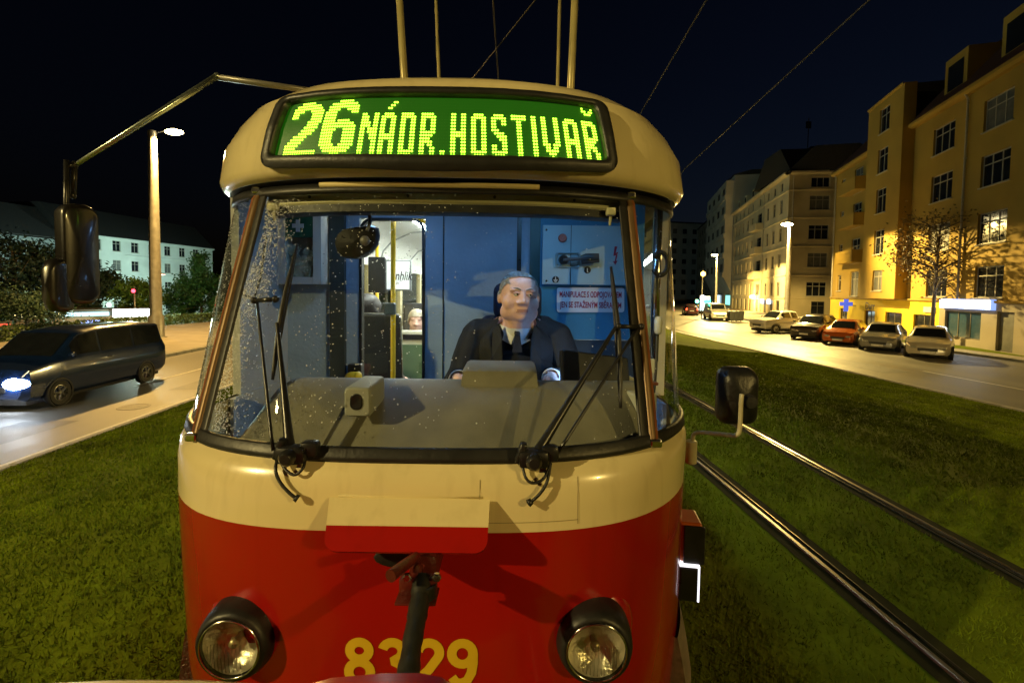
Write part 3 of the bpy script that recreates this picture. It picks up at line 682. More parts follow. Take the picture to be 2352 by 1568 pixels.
mb.build('hanger', blackm, dm, inv=True, smooth=True)
hc = at(178, 585, 1.65)
mb = MB(); rot = Matrix.Rotation(R(68), 3, 'Z')
rows = []
for (k, off) in ((0.0, 0.03), (0.93, 0.03), (0.985, 0.024), (1.0, 0.012), (1.0, -0.016), (0.97, -0.028), (0.88, -0.034), (0.0, -0.036)):
    rows.append([hc+rot @ Vector((x*k, off, z*k)) for x, z in rrect(0.105, 0.36, 0.04, 5)])
mb.grid(rows, close=True); mb.build('mirror_housing', mat('mirror_gloss', (0.012, 0.011, 0.010), 0.30, var=0.2, coat=0.5), dm, inv=True, smooth=True, ang=60)
mb = MB(); mb.grid([[hc+rot @ Vector((x*k, 0.032, z*k)) for x, z in rrect(0.096, 0.345, 0.036, 5)] for k in (0.001, 1.0)], close=True); mb.build('mirror_glass', chrome, dm, inv=True)
hc2 = at(140, 655, 1.60)
mb = MB(); rows = []
for (k, off) in ((0.0, 0.02), (0.94, 0.02), (1.0, 0.0), (0.9, -0.035), (0.6, -0.05), (0.0, -0.055)):
    rows.append([hc2+Vector((x*k, off, z*k)) for x, z in rrect(0.055, 0.195, 0.026, 5)])
mb.grid(rows, close=True); mb.tube([at(146, 570, 1.66), at(140, 620, 1.6)], 0.008, 8); mb.build('kerb_mirror', _M['mirror_gloss'], dm, inv=True, smooth=True, ang=60)
# ---- pantograph on the roof
panm = mat('pantograph_tube', (0.42, 0.36, 0.16), 0.4, 0.2, var=0.15)
A, B_, C_, D_ = at(941, 190, 2.95), at(1306, 208, 2.95), at(1021, 190, 4.4), at(1278, 205, 4.4)
A2, B2, C2, D2 = at(915, -40, 2.95), at(1322, -40, 2.95), at(1000, -40, 4.4), at(1287, -40, 4.4)
for q in (A, B_, C_, D_): q.z = 2.92
mb = MB(); mb.rbox((TCX+0.1, 3.6, 2.965), (1.5, 0.08, 0.06), 0.01); mb.rbox((TCX-0.45, 3.6, 2.96), (0.07, 2.0, 0.05), 0.01); mb.rbox((TCX+0.85, 3.6, 2.96), (0.07, 2.0, 0.05), 0.01)
pan = mb.build('pantograph', panm, tram, inv=True)
for a, b, r_ in ((A, A2, 0.024), (B_, B2, 0.024), (C_, C2, 0.017), (D_, D2, 0.017)):
    mb = MB(); mb.tube([a, b], [r_, r_*0.9], 12); mb.build('lower_arm', panm, pan, inv=True, smooth=True)
for a, x_ in ((A2, TCX-0.3), (B2, TCX+0.45), (C2, TCX-0.3), (D2, TCX+0.45)):
    mb = MB(); mb.tube([a, (x_, 3.65, 5.45)], 0.014, 10); mb.build('upper_arm', panm, pan, inv=True, smooth=True)
mb = MB(); mb.tube([(TCX-0.9, 3.65, 5.35), (TCX-0.6, 3.65, 5.5), (TCX+0.6, 3.65, 5.5), (TCX+0.9, 3.65, 5.35)], 0.02, 8); mb.build('collector_bow', blackm, pan, inv=True)
# ---- rain drops on the glass
rnd = random.Random(11); dr = MB()
def drop(p, n_, r_):
    e1 = n_.orthogonal().normalized(); e2 = n_.cross(e1)
    vs = [p+(e1*math.cos(R(72*q))+e2*math.sin(R(72*q)))*r_ for q in range(5)]+[p+(e1*math.cos(R(72*q+36))+e2*math.sin(R(72*q+36)))*r_*0.62+n_*r_*0.42 for q in range(5)]+[p+n_*r_*0.6]
    dr.add(vs, [(q, (q+1) % 5, 5+q) for q in range(5)]+[((q+1) % 5, 5+(q+1) % 5, 5+q) for q in range(5)]+[(5+q, 5+(q+1) % 5, 10) for q in range(5)])
for k in range(4300):
    if k < 2800:
        z = rnd.uniform(-0.44, 0.33); x = -PX+0.040+abs(rnd.gauss(0, 0.065))+0.025*math.sin(z*9)
    elif k < 3500:
        z = rnd.uniform(-0.44, 0.34); x = -rnd.uniform(PX+0.03, 0.94)
    elif k < 4100:
        z = rnd.uniform(-0.40, 0.34); x = rnd.gauss(-0.22, 0.20)
    else:
        z = rnd.uniform(-0.44, 0.34); x = rnd.uniform(0.5, 0.93)
    if abs(x) > prm(z)[0]*0.985: continue
    drop(sp(x, z, 0.0008), snorm(x, z), rnd.choice((0.0014, 0.0017, 0.0021, 0.0028)))
wm = bpy.data.materials.new('water_drop'); wm.use_nodes = True; b = wm.node_tree.nodes['Principled BSDF']
b.inputs['Base Color'].default_value = (0.9, 0.93, 0.95, 1); b.inputs['Roughness'].default_value = 0.03; b.inputs['Transmission Weight'].default_value = 0.45; b.inputs['IOR'].default_value = 1.33
me = bpy.data.meshes.new('rain_drops'); me.from_pydata(dr.v, [], dr.f); me.materials.append(wm)
for p in me.polygons: p.use_smooth = True
tag(link(bpy.data.objects.new('rain_drops', me), tram, True), kind='stuff')
# ================================================================== the tram (inside)
def fbox(name, px0, py0, px1, py1, Y, depth, m, parent=None, r=0.0, build=True, into=None):
    """upright box facing the viewer that spans these bounds at distance Y, thickness going back"""
    c = at((px0+px1)/2, (py0+py1)/2, Y); wd, ht = abs(px1-px0)/FPX*Y, abs(py1-py0)/FPX*Y
    mb = into or MB()
    c = c+Vector((0, depth/2, 0))
    if r: mb.rbox(c, (wd, depth, ht), r)
    else: mb.box(c, (wd, depth, ht))
    return mb.build(name, m, parent or tram, inv=True) if build else mb
WY = 2.45
FZ, CZ = 0.86, CAMZ+0.64          # floor and ceiling heights
wallblue = mat('cab_wall_blue', (0.27, 0.37, 0.48), 0.6, var=0.10, scale=5, bump=0.15, bscale=45)
walldark = mat('cab_wall_teal', (0.03, 0.20, 0.36), 0.5, var=0.12, scale=5, bump=0.1, bscale=40)
wallgrey = mat('cab_lining', (0.40, 0.42, 0.42), 0.6, var=0.1, scale=5, bump=0.15, bscale=45)
dashm = mat('dash_plastic', (0.19, 0.18, 0.14), 0.55, var=0.18, scale=9, bump=0.12, bscale=220)
floor_m = mat('floor_lino', (0.10, 0.10, 0.10), 0.6)
mb = MB(); mb.bbox((TCX-0.98, 2.45, FZ-0.05), (TCX+0.98, 14.0, FZ)); mb.bbox((TCX-0.70, 1.72, FZ-0.05), (TCX+0.70, 2.449, FZ)); mb.build('floor', floor_m, tram, inv=True)
mb = MB(); mb.bbox((TCX-0.88, 1.98, CAMZ+0.50), (TCX+0.88, WY, CAMZ+0.515)); mb.build('cab_ceiling', wallgrey, tram, inv=True)
# header panel behind the top of the screen
headm = mat('header_cream', (0.50, 0.48, 0.30), 0.5, var=0.15, scale=3)
def inner(x, zr, back): 
    p = sp(x, zr); return Vector((p.x, p.y+back, p.z))
mb = MB(); mb.grid([[inner(x, z, b) for x in L3(-0.70, 0.70, 24)] for z, b in ((0.368, 0.045), (0.322, 0.045), (0.314, 0.055))]); mb.build('header_panel', headm, tram, inv=True, smooth=True, ang=40)
mb = MB(); mb.grid([[inner(x, z, b) for x in L3(-0.69, 0.70, 24)] for z, b in ((0.315, 0.050), (0.285, 0.055), (0.281, 0.075), (0.285, 0.15))]); mb.build('roller_blind', black, tram, inv=True, smooth=True, ang=40)
mb = MB()
for x in (-0.5, -0.12, 0.2, 0.5): mb.sphere(inner(x, 0.345, 0.042), 0.006, 8, 6)
mb.build('header_screws', blackm, tram, inv=True)
for s in (-1, 1):
    mb = MB(); p = inner(s*0.64, 0.305, 0.02); mb.rbox(p, (0.035, 0.03, 0.03), 0.006); mb.tube([p, p+Vector((0, 0.01, -0.05))], 0.006, 6); mb.build('blind_bracket', headm, tram, inv=True)
# dashboard
rows = []
def dz(x):
    e = min(1.0, max(0.0, (x+0.62)/0.14)); return math.sqrt(max(0.0, 1-(1-e)**2))
for x in [-0.62, -0.616, -0.605, -0.59, -0.565, -0.53, -0.49]+L3(-0.46, 0.74, 30):
    k = dz(x); row = []
    for t, b in ((0, 0), (0.25, 0.06), (0.5, 0.12), (0.72, 0.165), (0.86, 0.185), (0.94, 0.188), (1.0, 0.178)):
        y0 = ysurf(x, -0.46)+0.045; y1 = 1.655
        row.append((TCX+x, y0+(y1-y0)*t, CAMZ-0.508+b*k))
    row.append((TCX+x, 1.665, CAMZ-0.56)); row.append((TCX+x, 1.67, FZ+0.2)); rows.append(row)
mb = MB(); mb.grid(rows); dash = mb.build('dashboard', dashm, tram, inv=True, smooth=True, ang=60)
mb = MB(); mb.grid([[(TCX-0.62, 1.40+0.065*k, CAMZ-0.51), (TCX-0.62, 1.40+0.065*k, FZ)] for k in range(5)]); mb.build('dash_end', dashm, dash, inv=True)
# instrument hood in front of the driver
mb = MB(); c0, c1 = at(1064, 843, 1.60), at(1232, 847, 1.60)
zt = (c0.z+c1.z)/2
vs = []
for (yy, zz, sx) in ((1.580, zt-0.062, 0.006), (1.588, zt-0.010, 0.0), (1.60, zt, 0.0), (1.75, zt+0.004, 0.0), (1.76, zt-0.09, 0.011)):
    vs.append([(c0.x-sx, yy, zz-0.006), (c0.x+0.012-sx, yy, zz), (c1.x-0.012+sx, yy, zz), (c1.x+sx, yy, zz-0.006), (c1.x+sx+0.02, yy, zz-0.14), (c0.x-sx-0.02, yy, zz-0.14)])
mb.grid(vs, close=True); mb.build('instrument_hood', dashm, dash, inv=True, smooth=True, ang=40)
# sensor box on the dashboard
sc = at(820, 924, 1.375)
mb = MB(); rws = []
for (yy, kx, dzz, dx) in ((0.0, 0.86, 0, 0), (0.004, 0.96, 0, 0), (0.010, 1.0, 0, 0), (0.15, 0.92, 0.011, 0.004)):
    rws.append([sc+Vector((x*kx+dx, yy, z*kx+dzz)) for x, z in rrect(0.082, 0.092, 0.013, 4)])
mb.grid(rws, close=True); mb.add([sc+Vector((x*0.86, 0, z*0.86)) for x, z in rrect(0.082, 0.092, 0.013, 4)], [tuple(range(20))])
sb = mb.build('sensor_box', mat('sensor_plastic', (0.30, 0.31, 0.28), 0.5, var=0.08), dash, inv=True, smooth=True, ang=40)
mb = MB(); mb.grid([[sc+Vector((x*k-0.002, yy, z*k+0.002)) for x, z in rrect(0.034, 0.045, 0.015, 5)] for k, yy in ((1.12, -0.001), (1.0, -0.0035), (0.8, -0.002), (0.001, -0.0015))], close=True); mb.build('sensor_window', blackm, dash, inv=True, smooth=True)
# blue-lit console screen low to the right of the driver, facing him
scr = emit('console_screen', (0.22, 0.48, 1.0), 11.0)
mb = MB(); cs = Vector((TCX+0.60, 1.78, CAMZ-0.31)); rt = Matrix.Rotation(R(-25), 3, 'X') @ Matrix.Rotation(R(20), 3, 'Z')
mb.rbox(cs, (0.30, 0.03, 0.14), 0.008, rt); con = mb.build('console_monitor', blackm, tram, inv=True)
mb = MB(); mb.box(cs+rt @ Vector((0, 0.017, 0)), (0.27, 0.003, 0.115), rt); mb.build('monitor_screen', scr, con, inv=True)
# cab ceiling lamp (cool) behind the header
mb = MB(); mb.rbox((TCX+0.42, 1.84, CAMZ+0.485), (0.34, 0.09, 0.03), 0.008); cl = mb.build('cab_lamp', wallgrey, tram, inv=True)
mb = MB(); mb.box((TCX+0.42, 1.84, CAMZ+0.467), (0.30, 0.06, 0.006)); mb.build('lamp_diffuser', emit('cab_lamp_lens', (0.16, 0.48, 1.0), 46.0), cl, inv=True)
mb = MB(); mb.rbox((TCX-0.30, 2.05, CAMZ+0.485), (0.22, 0.09, 0.03), 0.008); cl2 = mb.build('cab_lamp', wallgrey, tram, inv=True)
mb = MB(); mb.box((TCX-0.30, 2.05, CAMZ+0.467), (0.18, 0.06, 0.006)); mb.build('lamp_diffuser', emit('cab_lamp_lens2', (0.26, 0.52, 1.0), 48.0), cl2, inv=True)
# rear wall of the cab
fbox('cab_wall', 588, 470, 757, 1010, WY, 0.03, wallblue)
fbox('cab_post', 757, 470, 791, 1000, WY-0.03, 0.07, mat('post_dark', (0.05, 0.06, 0.05), 0.5, var=0.2))
fbox('cab_wall', 791, 470, 826, 1000, WY, 0.03, wallblue)
fbox('cab_wall', 826, 452, 976, 500, WY, 0.03, wallblue)
fbox('cab_door', 976, 470, 1186, 1000, WY, 0.03, wallblue)
mb = MB(); mb.box(at(1018, 700, WY-0.002), (0.005, 0.006, 1.0)); mb.build('door_seam', blackm, tram, inv=True)
fbox('door_post', 1186, 470, 1196, 900, WY-0.01, 0.05, blackm); fbox('cab_wall', 1196, 470, 1216, 900, WY, 0.03, wallblue)
fbox('door_post', 1216, 470, 1241, 900, WY-0.02, 0.06, mat('post_teal', (0.04, 0.09, 0.09), 0.4, var=0.2))
for px in (1190, 1230): fbox('reflector_strip', px-4, 648, px+4, 684, WY-0.026, 0.004, mat('yellow_tape', (0.55, 0.60, 0.05), 0.4))
fbox('equipment_cabinet', 1241, 455, 1478, 780, WY-0.04, 0.05, walldark)
fbox('cabinet_base', 1241, 780, 1478, 1010, WY-0.02, 0.05, mat('cabinet_base', (0.03, 0.05, 0.07), 0.5))
# window in the cab door: black edge strip with rounded corners
ring_o = [at(x, y, WY-0.012) for x, y in rrect(150, 480, 30, 6, 900, 740)]
ring_i = [at(x, y, WY-0.012) for x, y in rrect(138, 468, 24, 6, 900, 740)]
mb = MB(); mb.grid([[p+Vector((0, 0.03, 0)) for p in ring_o], ring_o, ring_i, [p+Vector((0, 0.04, 0)) for p in ring_i]], close=True); mb.build('door_window_seal', black, tram, inv=True)
mb = MB(); mb.add([p+Vector((0, 0.02, 0)) for p in ring_i], [tuple(range(len(ring_i)))]); mb.build('door_window', glass('door_glass', (0.97, 0.98, 0.97)), tram, inv=True)
# first aid cabinet
whitep = mat('white_enamel', (0.66, 0.64, 0.56), 0.4, var=0.05)
fa_ = MB()
for (a, b, c, d) in ((620, 490, 655, 652), (719, 490, 737, 652), (655, 636, 719, 652), (655, 482, 719, 496)): fbox('', a, b, c, d, WY-0.10, 0.10, None, build=False, into=fa_)
fac = fa_.build('first_aid_cabinet', whitep, tram, inv=True)
fbox('cabinet_back', 655, 496, 719, 636, WY-0.03, 0.01, mat('cabinet_inside', (0.30, 0.32, 0.26), 0.6, var=0.3, scale=20), fac)
fbox('cross_sign', 655, 496, 719, 545, WY-0.098, 0.004, mat('sign_green', (0.01, 0.09, 0.045), 0.4), fac)
mb = MB(); fbox('', 671, 514, 697, 523, WY-0.102, 0.003, None, build=False, into=mb); fbox('', 679.5, 505, 688.5, 532, WY-0.1025, 0.003, None, build=False, into=mb); mb.build('white_cross', mat('cross_white', (0.62, 0.68, 0.66), 0.4), fac, inv=True)
bag = MB(); rnd = random.Random(2)
for k in range(16):
    c = at(rnd.uniform(664, 710), rnd.uniform(572, 628), WY-0.06); bag.rbox(c, (0.06, 0.012, 0.05), 0.004, Matrix.Rotation(rnd.uniform(-1.5, 1.5), 3, 'Y') @ Matrix.Rotation(rnd.uniform(-0.4, 0.4), 3, 'X'))
bag.build('dressing_packs', mat('dressing_foil', (0.50, 0.52, 0.42), 0.25, 0.3, var=0.3, scale=30), fac, inv=True)
fbox('cabinet_glass', 655, 496, 719, 636, WY-0.094, 0.002, glass('cab_glass'), fac)
# isolator panel
spn = fbox('switch_panel', 1247, 519, 1446, 653, WY-0.075, 0.035, mat('panel_grey', (0.34, 0.48, 0.52), 0.45, var=0.06))
PY = WY-0.077
mb = MB(); mb.box(at(1311, 586, PY), (0.003, 0.003, 0.31)); mb.build('panel_seam', blackm, spn, inv=True)
def disc(name, px, py, r, m, y=PY, d=0.012, par=None):
    mb = MB(); mb.lathe([(r, 0.01), (r, -d*0.7), (r*0.85, -d), (0.001, -d)], at(px, py, y), 'Y', 24); return mb.build(name, m, par or spn, inv=True, smooth=True, ang=40)
disc('red_button', 1292, 547, 0.022, mat('button_red', (0.42, 0.09, 0.05), 0.4))
mb = MB(); mb.grid([[at(x, y, PY-d) for x, y in rrect(58*k, 34*k, 6, 4, 1304, 597)] for k, d in ((1.0, 0), (1.0, 0.008), (0.85, 0.008), (0.8, -0.004))], close=True); mb.build('handle_bezel', mat('bezel_grey', (0.22, 0.30, 0.30), 0.4), spn, inv=True)
disc('handle_boss', 1294, 597, 0.025, blackm, PY-0.004, 0.026)
mb = MB(); mb.tube([at(1294, 597, PY-0.035), at(1330, 594, PY-0.04), at(1345, 590, PY-0.045), at(1375, 589, PY-0.045)], [0.010, 0.010, 0.018, 0.016], 10); mb.tube([at(1336, 600, PY-0.03), at(1376, 598, PY-0.03)], [0.016, 0.012], 10)
mb.build('isolator_handle', mat('handle_dark', (0.05, 0.05, 0.05), 0.45), spn, inv=True, smooth=True, ang=50)
disc('position_label', 1349, 620, 0.018, blackm, PY, 0.003); disc('earth_label', 1276, 642, 0.018, blackm, PY, 0.003)
mb = MB(); mb.box(at(1349, 620, PY-0.004), (0.004, 0.002, 0.020)); mb.build('position_mark', whitep, spn, inv=True)
ec = at(1276, 642, PY-0.004); mb = MB()
mb.box(ec+Vector((0, 0, 0.006)), (0.004, 0.002, 0.016)); mb.box(ec+Vector((0, 0, -0.002)), (0.022, 0.002, 0.004)); mb.box(ec+Vector((0, 0, -0.008)), (0.015, 0.002, 0.0035)); mb.box(ec+Vector((0, 0, -0.013)), (0.009, 0.002, 0.004)); mb.build('earth_mark', whitep, spn, inv=True)
arrow = [(1418, 566), (1412, 566), (1409, 588), (1415, 586), (1412, 600), (1408, 600), (1413, 608), (1419, 599), (1415, 599), (1420, 579), (1414, 581)]
mb = MB(); mb.poly([at(x, y, PY-0.001) for x, y in arrow], (0, 0.003, 0)); mb.build('lightning_mark', mat('mark_red', (0.40, 0.02, 0.05), 0.4), spn, inv=True)
mb = MB()
for (x, y) in ((1255, 528), (1255, 645)): mb.sphere(at(x, y, PY), 0.006, 8, 5)
mb.build('panel_screws', chrome, spn, inv=True)
# warning sign
sg = MB(); sg.poly([at(x, y, WY-0.05) for x, y in rrect(155, 57, 6, 4, 1356.5, 688.5)], (0, 0.004, 0)); sgn = sg.build('warning_sign', mat('sign_white', (0.62, 0.66, 0.72), 0.4, var=0.04), tram, inv=True)
for txt, py, wid in (('MANIPULACE S ODPOJOVAČEM', 677, 142), ('JEN SE STAŽENÝM SBĚRAČEM', 701, 141)):
    vs, fs = text_mesh(txt, 0.043, bold=0.0009, res=3)
    x0, x1 = min(v[0] for v in vs), max(v[0] for v in vs); k = wid/FPX*(WY-0.05)/(x1-x0)
    c = at(1356.5, py, WY-0.0525); zc = 0.018
    mb = MB(); mb.add([c+Vector(((v[0]-(x0+x1)/2)*k, 0, v[1])) for v in vs], fs); o = mb.build('sign_lettering', mat('sign_red', (0.33, 0.015, 0.05), 0.5), sgn, inv=True); tag(o, kind='stuff')
# wide rear-view mirror inside the screen
mp_ = [(776, 540), (790, 527), (820, 521), (855, 518), (867, 523), (870, 540), (867, 560), (855, 578), (838, 590), (815, 595), (790, 592), (776, 580), (770, 560)]
mb = MB(); rows = []
cm = at(820, 556, 1.80)
for k, y in ((0.0, 0.05), (0.85, 0.045), (1.0, 0.02), (1.0, -0.005), (0.93, -0.02), (0.001, -0.03)):
    rows.append([cm+(at(x, yy, 1.80)-cm)*k+Vector((0, y, 0)) for x, yy in mp_])
mb.grid(rows, close=True); im = mb.build('interior_mirror', mat('mirror_plastic', (0.012, 0.012, 0.012), 0.3, var=0.2), tram, inv=True, smooth=True, ang=60)
mb = MB(); mb.tube(smoothpath([at(848, 492, 1.77), at(850, 510, 1.77), at(843, 530, 1.765)]), 0.007, 8); mb.sphere(at(838, 553, 1.77), (0.020, 0.011, 0.020), 12, 8); mb.build('mirror_stalk', mat('stalk_grey', (0.10, 0.10, 0.10), 0.4), im, inv=True, smooth=True)
# small dark box with a yellow cap on the wall
fbox('fire_hammer_case', 797, 836, 829, 905, WY-0.05, 0.05, blackm, None, 0.008)
mb = MB(); mb.sphere(at(812, 866, WY-0.09), (0.046, 0.026, 0.030), 14, 8); mb.sphere(at(822, 864, WY-0.095), (0.021, 0.026, 0.026), 12, 8); mb.build('yellow_cap', mat('cap_yellow', (0.60, 0.45, 0.02), 0.4), tram, inv=True, smooth=True)
# inner side linings of the cab, handset and small fittings on the right
for s in (-1, 1):
    mb = MB(); mb.bbox((TCX+s*0.93, 1.95, FZ), (TCX+s*0.945, WY, CAMZ-0.48)); mb.build('side_lining', wallgrey, tram, inv=True)
mb = MB(); mb.bbox((TCX-0.975, 2.02, CAMZ-0.48), (TCX-0.94, WY, CAMZ+0.50)); mb.build('side_lining', wallgrey, tram, inv=True)
mb = MB(); mb.tube([(TCX+0.90, 2.0, CAMZ-0.3), (TCX+0.92, 2.05, CAMZ+0.42)], 0.018, 10); mb.build('grab_rail', chrome, tram, inv=True, smooth=True)
mb = MB(); mb.rbox(at(1512, 747, 1.95), (0.031, 0.036, 0.077), 0.012); hs = mb.build('handset', whitep, tram, inv=True, smooth=True, ang=50)
mb = MB(); mb.tube(smoothpath([at(1509, 768, 1.95), at(1508, 810, 1.93), at(1506, 860, 1.9), at(1500, 920, 1.85)]), 0.006, 7); mb.build('cord', black, hs, inv=True, smooth=True)
mb = MB(); rr_ = [at(1517, 606, 2.0)+Vector((0.032*math.cos(R(a)), 0, 0.05*math.sin(R(a)))) for a in range(-150, 151, 20)]; mb.tube(rr_, 0.011, 8); mb.build('cable_loop', black, tram, inv=True, smooth=True)
mb = MB(); mb.rbox(at(1470, 925, 1.58), (0.075, 0.09, 0.08), 0.008, Matrix.Rotation(0.5, 3, 'Z')); mb.build('ticket_printer', mat('printer_grey', (0.42, 0.42, 0.36), 0.5), dash, inv=True)
mb = MB(); mb.rbox(at(1442, 868, 1.85), (0.07, 0.05, 0.02), 0.004, Matrix.Rotation(0.4, 3, 'Y')); mb.rbox(at(1493, 840, 1.85), (0.035, 0.02, 0.06), 0.004); mb.build('papers', whitep, dash, inv=True)
mb = MB(); mb.rbox(at(1420, 879, 1.72), (0.30, 0.03, 0.012), 0.004); mb.build('console_edge', mat('console_red', (0.16, 0.05, 0.03), 0.35), dash, inv=True)
# thin hanger wire on the left of the screen
mb = MB(); mb.tube([at(612, 545, 1.75), at(598, 640, 1.72), at(584, 684, 1.70), at(556, 676, 1.68)], 0.0036, 6); mb.build('antenna_wire', black, tram, inv=True)
# driver's seat
navy = mat('seat_navy', (0.012, 0.020, 0.055), 0.8, var=0.2, scale=30, bump=0.2, bscale=120)
DX = at(1190, 690, 2.02).x
mb = MB(); mb.rbox((DX, 2.27, CAMZ-0.40), (0.38, 0.11, 0.56), 0.06, seg=4); mb.rbox((DX+0.0, 2.27, CAMZ-0.05), (0.24, 0.09, 0.18), 0.06, seg=4); mb.rbox((DX, 2.08, 1.35), (0.44, 0.44, 0.11), 0.05, seg=4)
seat = mb.build('driver_seat', navy, tram, inv=True, smooth=True)
mb = MB(); mb.rbox((DX, 2.08, 1.08), (0.28, 0.28, 0.44), 0.03); mb.build('seat_pedestal', blackm, seat, inv=True)
for s in (-1, 1):
    mb = MB(); mb.rbox((DX+s*0.275, 2.19, CAMZ-0.38), (0.055, 0.27, 0.09), 0.025, seg=3); mb.build('armrest', navy, seat, inv=True, smooth=True)
# ---- saloon beyond the door window
sal_c = mat('saloon_ceiling', (0.62, 0.62, 0.58), 0.5, var=0.05); sal_w = mat('saloon_wall', (0.50, 0.52, 0.48), 0.5, var=0.05)
mb = MB()
prof = [(-0.96, 0.30), (-0.93, 0.42), (-0.85, 0.53), (-0.68, 0.62), (-0.42, 0.66), (0, 0.68), (0.42, 0.66), (0.68, 0.62), (0.85, 0.53), (0.93, 0.42), (0.96, 0.30)]
mb.grid([[(TCX+x*sidex(y)/1.0, y, CAMZ+z) for x, z in prof] for y in (WY+0.05, 3.3, 4.2, 8, 12, 14.0)]); mb.build('saloon_ceiling', sal_c, tram, inv=True, smooth=True, ang=40)
for s in (-1, 1):
    for k in range(8):
        mb = MB(); y = 3.6+1.35*k; mb.tube([(TCX-s*x*sidex(y), y, CAMZ+z-0.006) for x, z in prof[:5]], 0.012, 6); mb.build('ceiling_rib', mat('rib_grey', (0.30, 0.31, 0.30), 0.4), tram, inv=True, smooth=True)
    mb = MB(); mb.rbox((TCX+s*0.55, 8.4, CAMZ+0.625), (0.14, 10.5, 0.05), 0.015); lt = mb.build('saloon_light', sal_c, tram, inv=True)
    mb = MB(); mb.box((TCX+s*0.55, 8.4, CAMZ+0.594), (0.10, 10.4, 0.012)); mb.build('light_tube', emit('saloon_tube', (0.93, 1.0, 0.92), 60.0), lt, inv=True)
    mb = MB(); mb.grid([[(TCX+s*(sidex(y)-0.055), y, FZ), (TCX+s*(sidex(y)-0.055), y, CAMZ-0.47)] for y in (WY+0.05, 4.2, 12.2, 14.0)]); mb.build('saloon_wall', sal_w, tram, inv=True)
    mb = MB(); mb.grid([[(TCX+s*(sidex(y)-0.055), y, CAMZ+0.24), (TCX+s*(sidex(y)-0.055), y, CAMZ+0.36)] for y in (WY+0.05, 4.2, 12.2, 14.0)]); mb.build('window_header', sal_w, tram, inv=True)
mb = MB(); mb.bbox((TCX-1.0, 14.0, FZ), (TCX+1.0, 14.03, CAMZ+0.66)); mb.build('saloon_end_wall', sal_w, tram, inv=True)
polem = mat('yellow_pole', (0.72, 0.50, 0.02), 0.3, var=0.06)
def pole(px, Y, z0, z1, name='grab_pole'):
    x = at(px, 700, Y).x; mb = MB(); mb.tube([(x, Y, z0), (x, Y, z1)], 0.0175, 12); return mb.build(name, polem, tram, inv=True, smooth=True)
po = pole(903, 3.2, FZ, CAMZ+0.66); pole(866, 4.6, FZ, CAMZ+0.62)
mb = MB(); mb.rbox(at(896, 709, 3.17), (0.08, 0.055, 0.085), 0.012); mb.build('ticket_validator', mat('validator_dark', (0.06, 0.08, 0.09), 0.4), po, inv=True)
mb = MB(); mb.tube([(TCX-0.48, 3.2, CAMZ+0.57), (TCX-0.48, 13, CAMZ+0.57)], 0.016, 10); mb.build('hand_rail', polem, tram, inv=True, smooth=True)
fbox('display_case', 845, 590, 885, 672, 3.95, 0.10, blackm, None, 0.01)
ad = fbox('advert_panel', 884, 597, 944, 668, 4.0, 0.04, mat('advert_frame', (0.25, 0.27, 0.27), 0.4), None, 0.006)
fbox('advert_face', 888, 601, 940, 664, 3.992, 0.006, emit('advert_lit', (0.90, 1.0, 0.95), 0.55, (0.6, 0.62, 0.6)), ad)
vs, fs = text_mesh('anhlik', 0.11, bold=0.001, res=3, shear=0.25, sx=0.7); c = at(922, 634, 3.988)
mb = MB(); mb.add([c+Vector((v[0], 0, v[1])) for v in vs], fs); tag(mb.build('advert_lettering', blackm, ad, inv=True), kind='stuff')
# seats and a partition
def saloon_seat(x, y, rz=0.0):
    t_ = MB(); rot = Matrix.Rotation(rz, 3, 'Z')
    t_.rbox((x, y, 1.30), (0.42, 0.42, 0.06), 0.025, rot, 3); o_ = t_.build('passenger_seat', mat('seat_shell', (0.02, 0.02, 0.022), 0.5, var=0.2), tram, inv=True, smooth=True)
    bk = MB(); bk.rbox(Vector((x, y, 1.62))+rot @ Vector((0, 0.23, 0)), (0.42, 0.05, 0.62), 0.022, rot @ Matrix.Rotation(R(-8), 3, 'X'), 3); bk.build('seat_back', _M['seat_shell'], o_, inv=True, smooth=True)
    ed = MB(); pts = [Vector((x, y, 1.64))+rot @ (Matrix.Rotation(R(-8), 3, 'X') @ Vector((a, 0.23, b))) for a, b in rrect(0.43, 0.64, 0.05, 4)]; ed.tube(pts+[pts[0]], 0.008, 6); ed.build('seat_rail', chrome, o_, inv=True, smooth=True)
    lg = MB(); lg.tube([(x, y, FZ), (x, y, 1.28)], 0.03, 8); lg.build('seat_leg', blackm, o_, inv=True)
for (x, y, a) in ((-1.02, 3.55, PI), (-1.18, 5.6, 0), (-1.18, 7.1, 0), (-1.18, 8.6, 0), (0.60, 4.6, 0), (0.60, 6.2, 0), (0.60, 7.8, 0)): saloon_seat(x, y, a)
pt = fbox('partition', 912, 757, 985, 1010, 4.15, 0.04, mat('partition_cream', (0.55, 0.54, 0.46), 0.5), None, 0.02)
fbox('partition_panel', 917, 790, 985, 1010, 4.135, 0.014, mat('partition_green', (0.09, 0.15, 0.09), 0.3, var=0.1), pt)
fbox('partition_slot', 925, 768, 985, 780, 4.138, 0.012, blackm, pt)
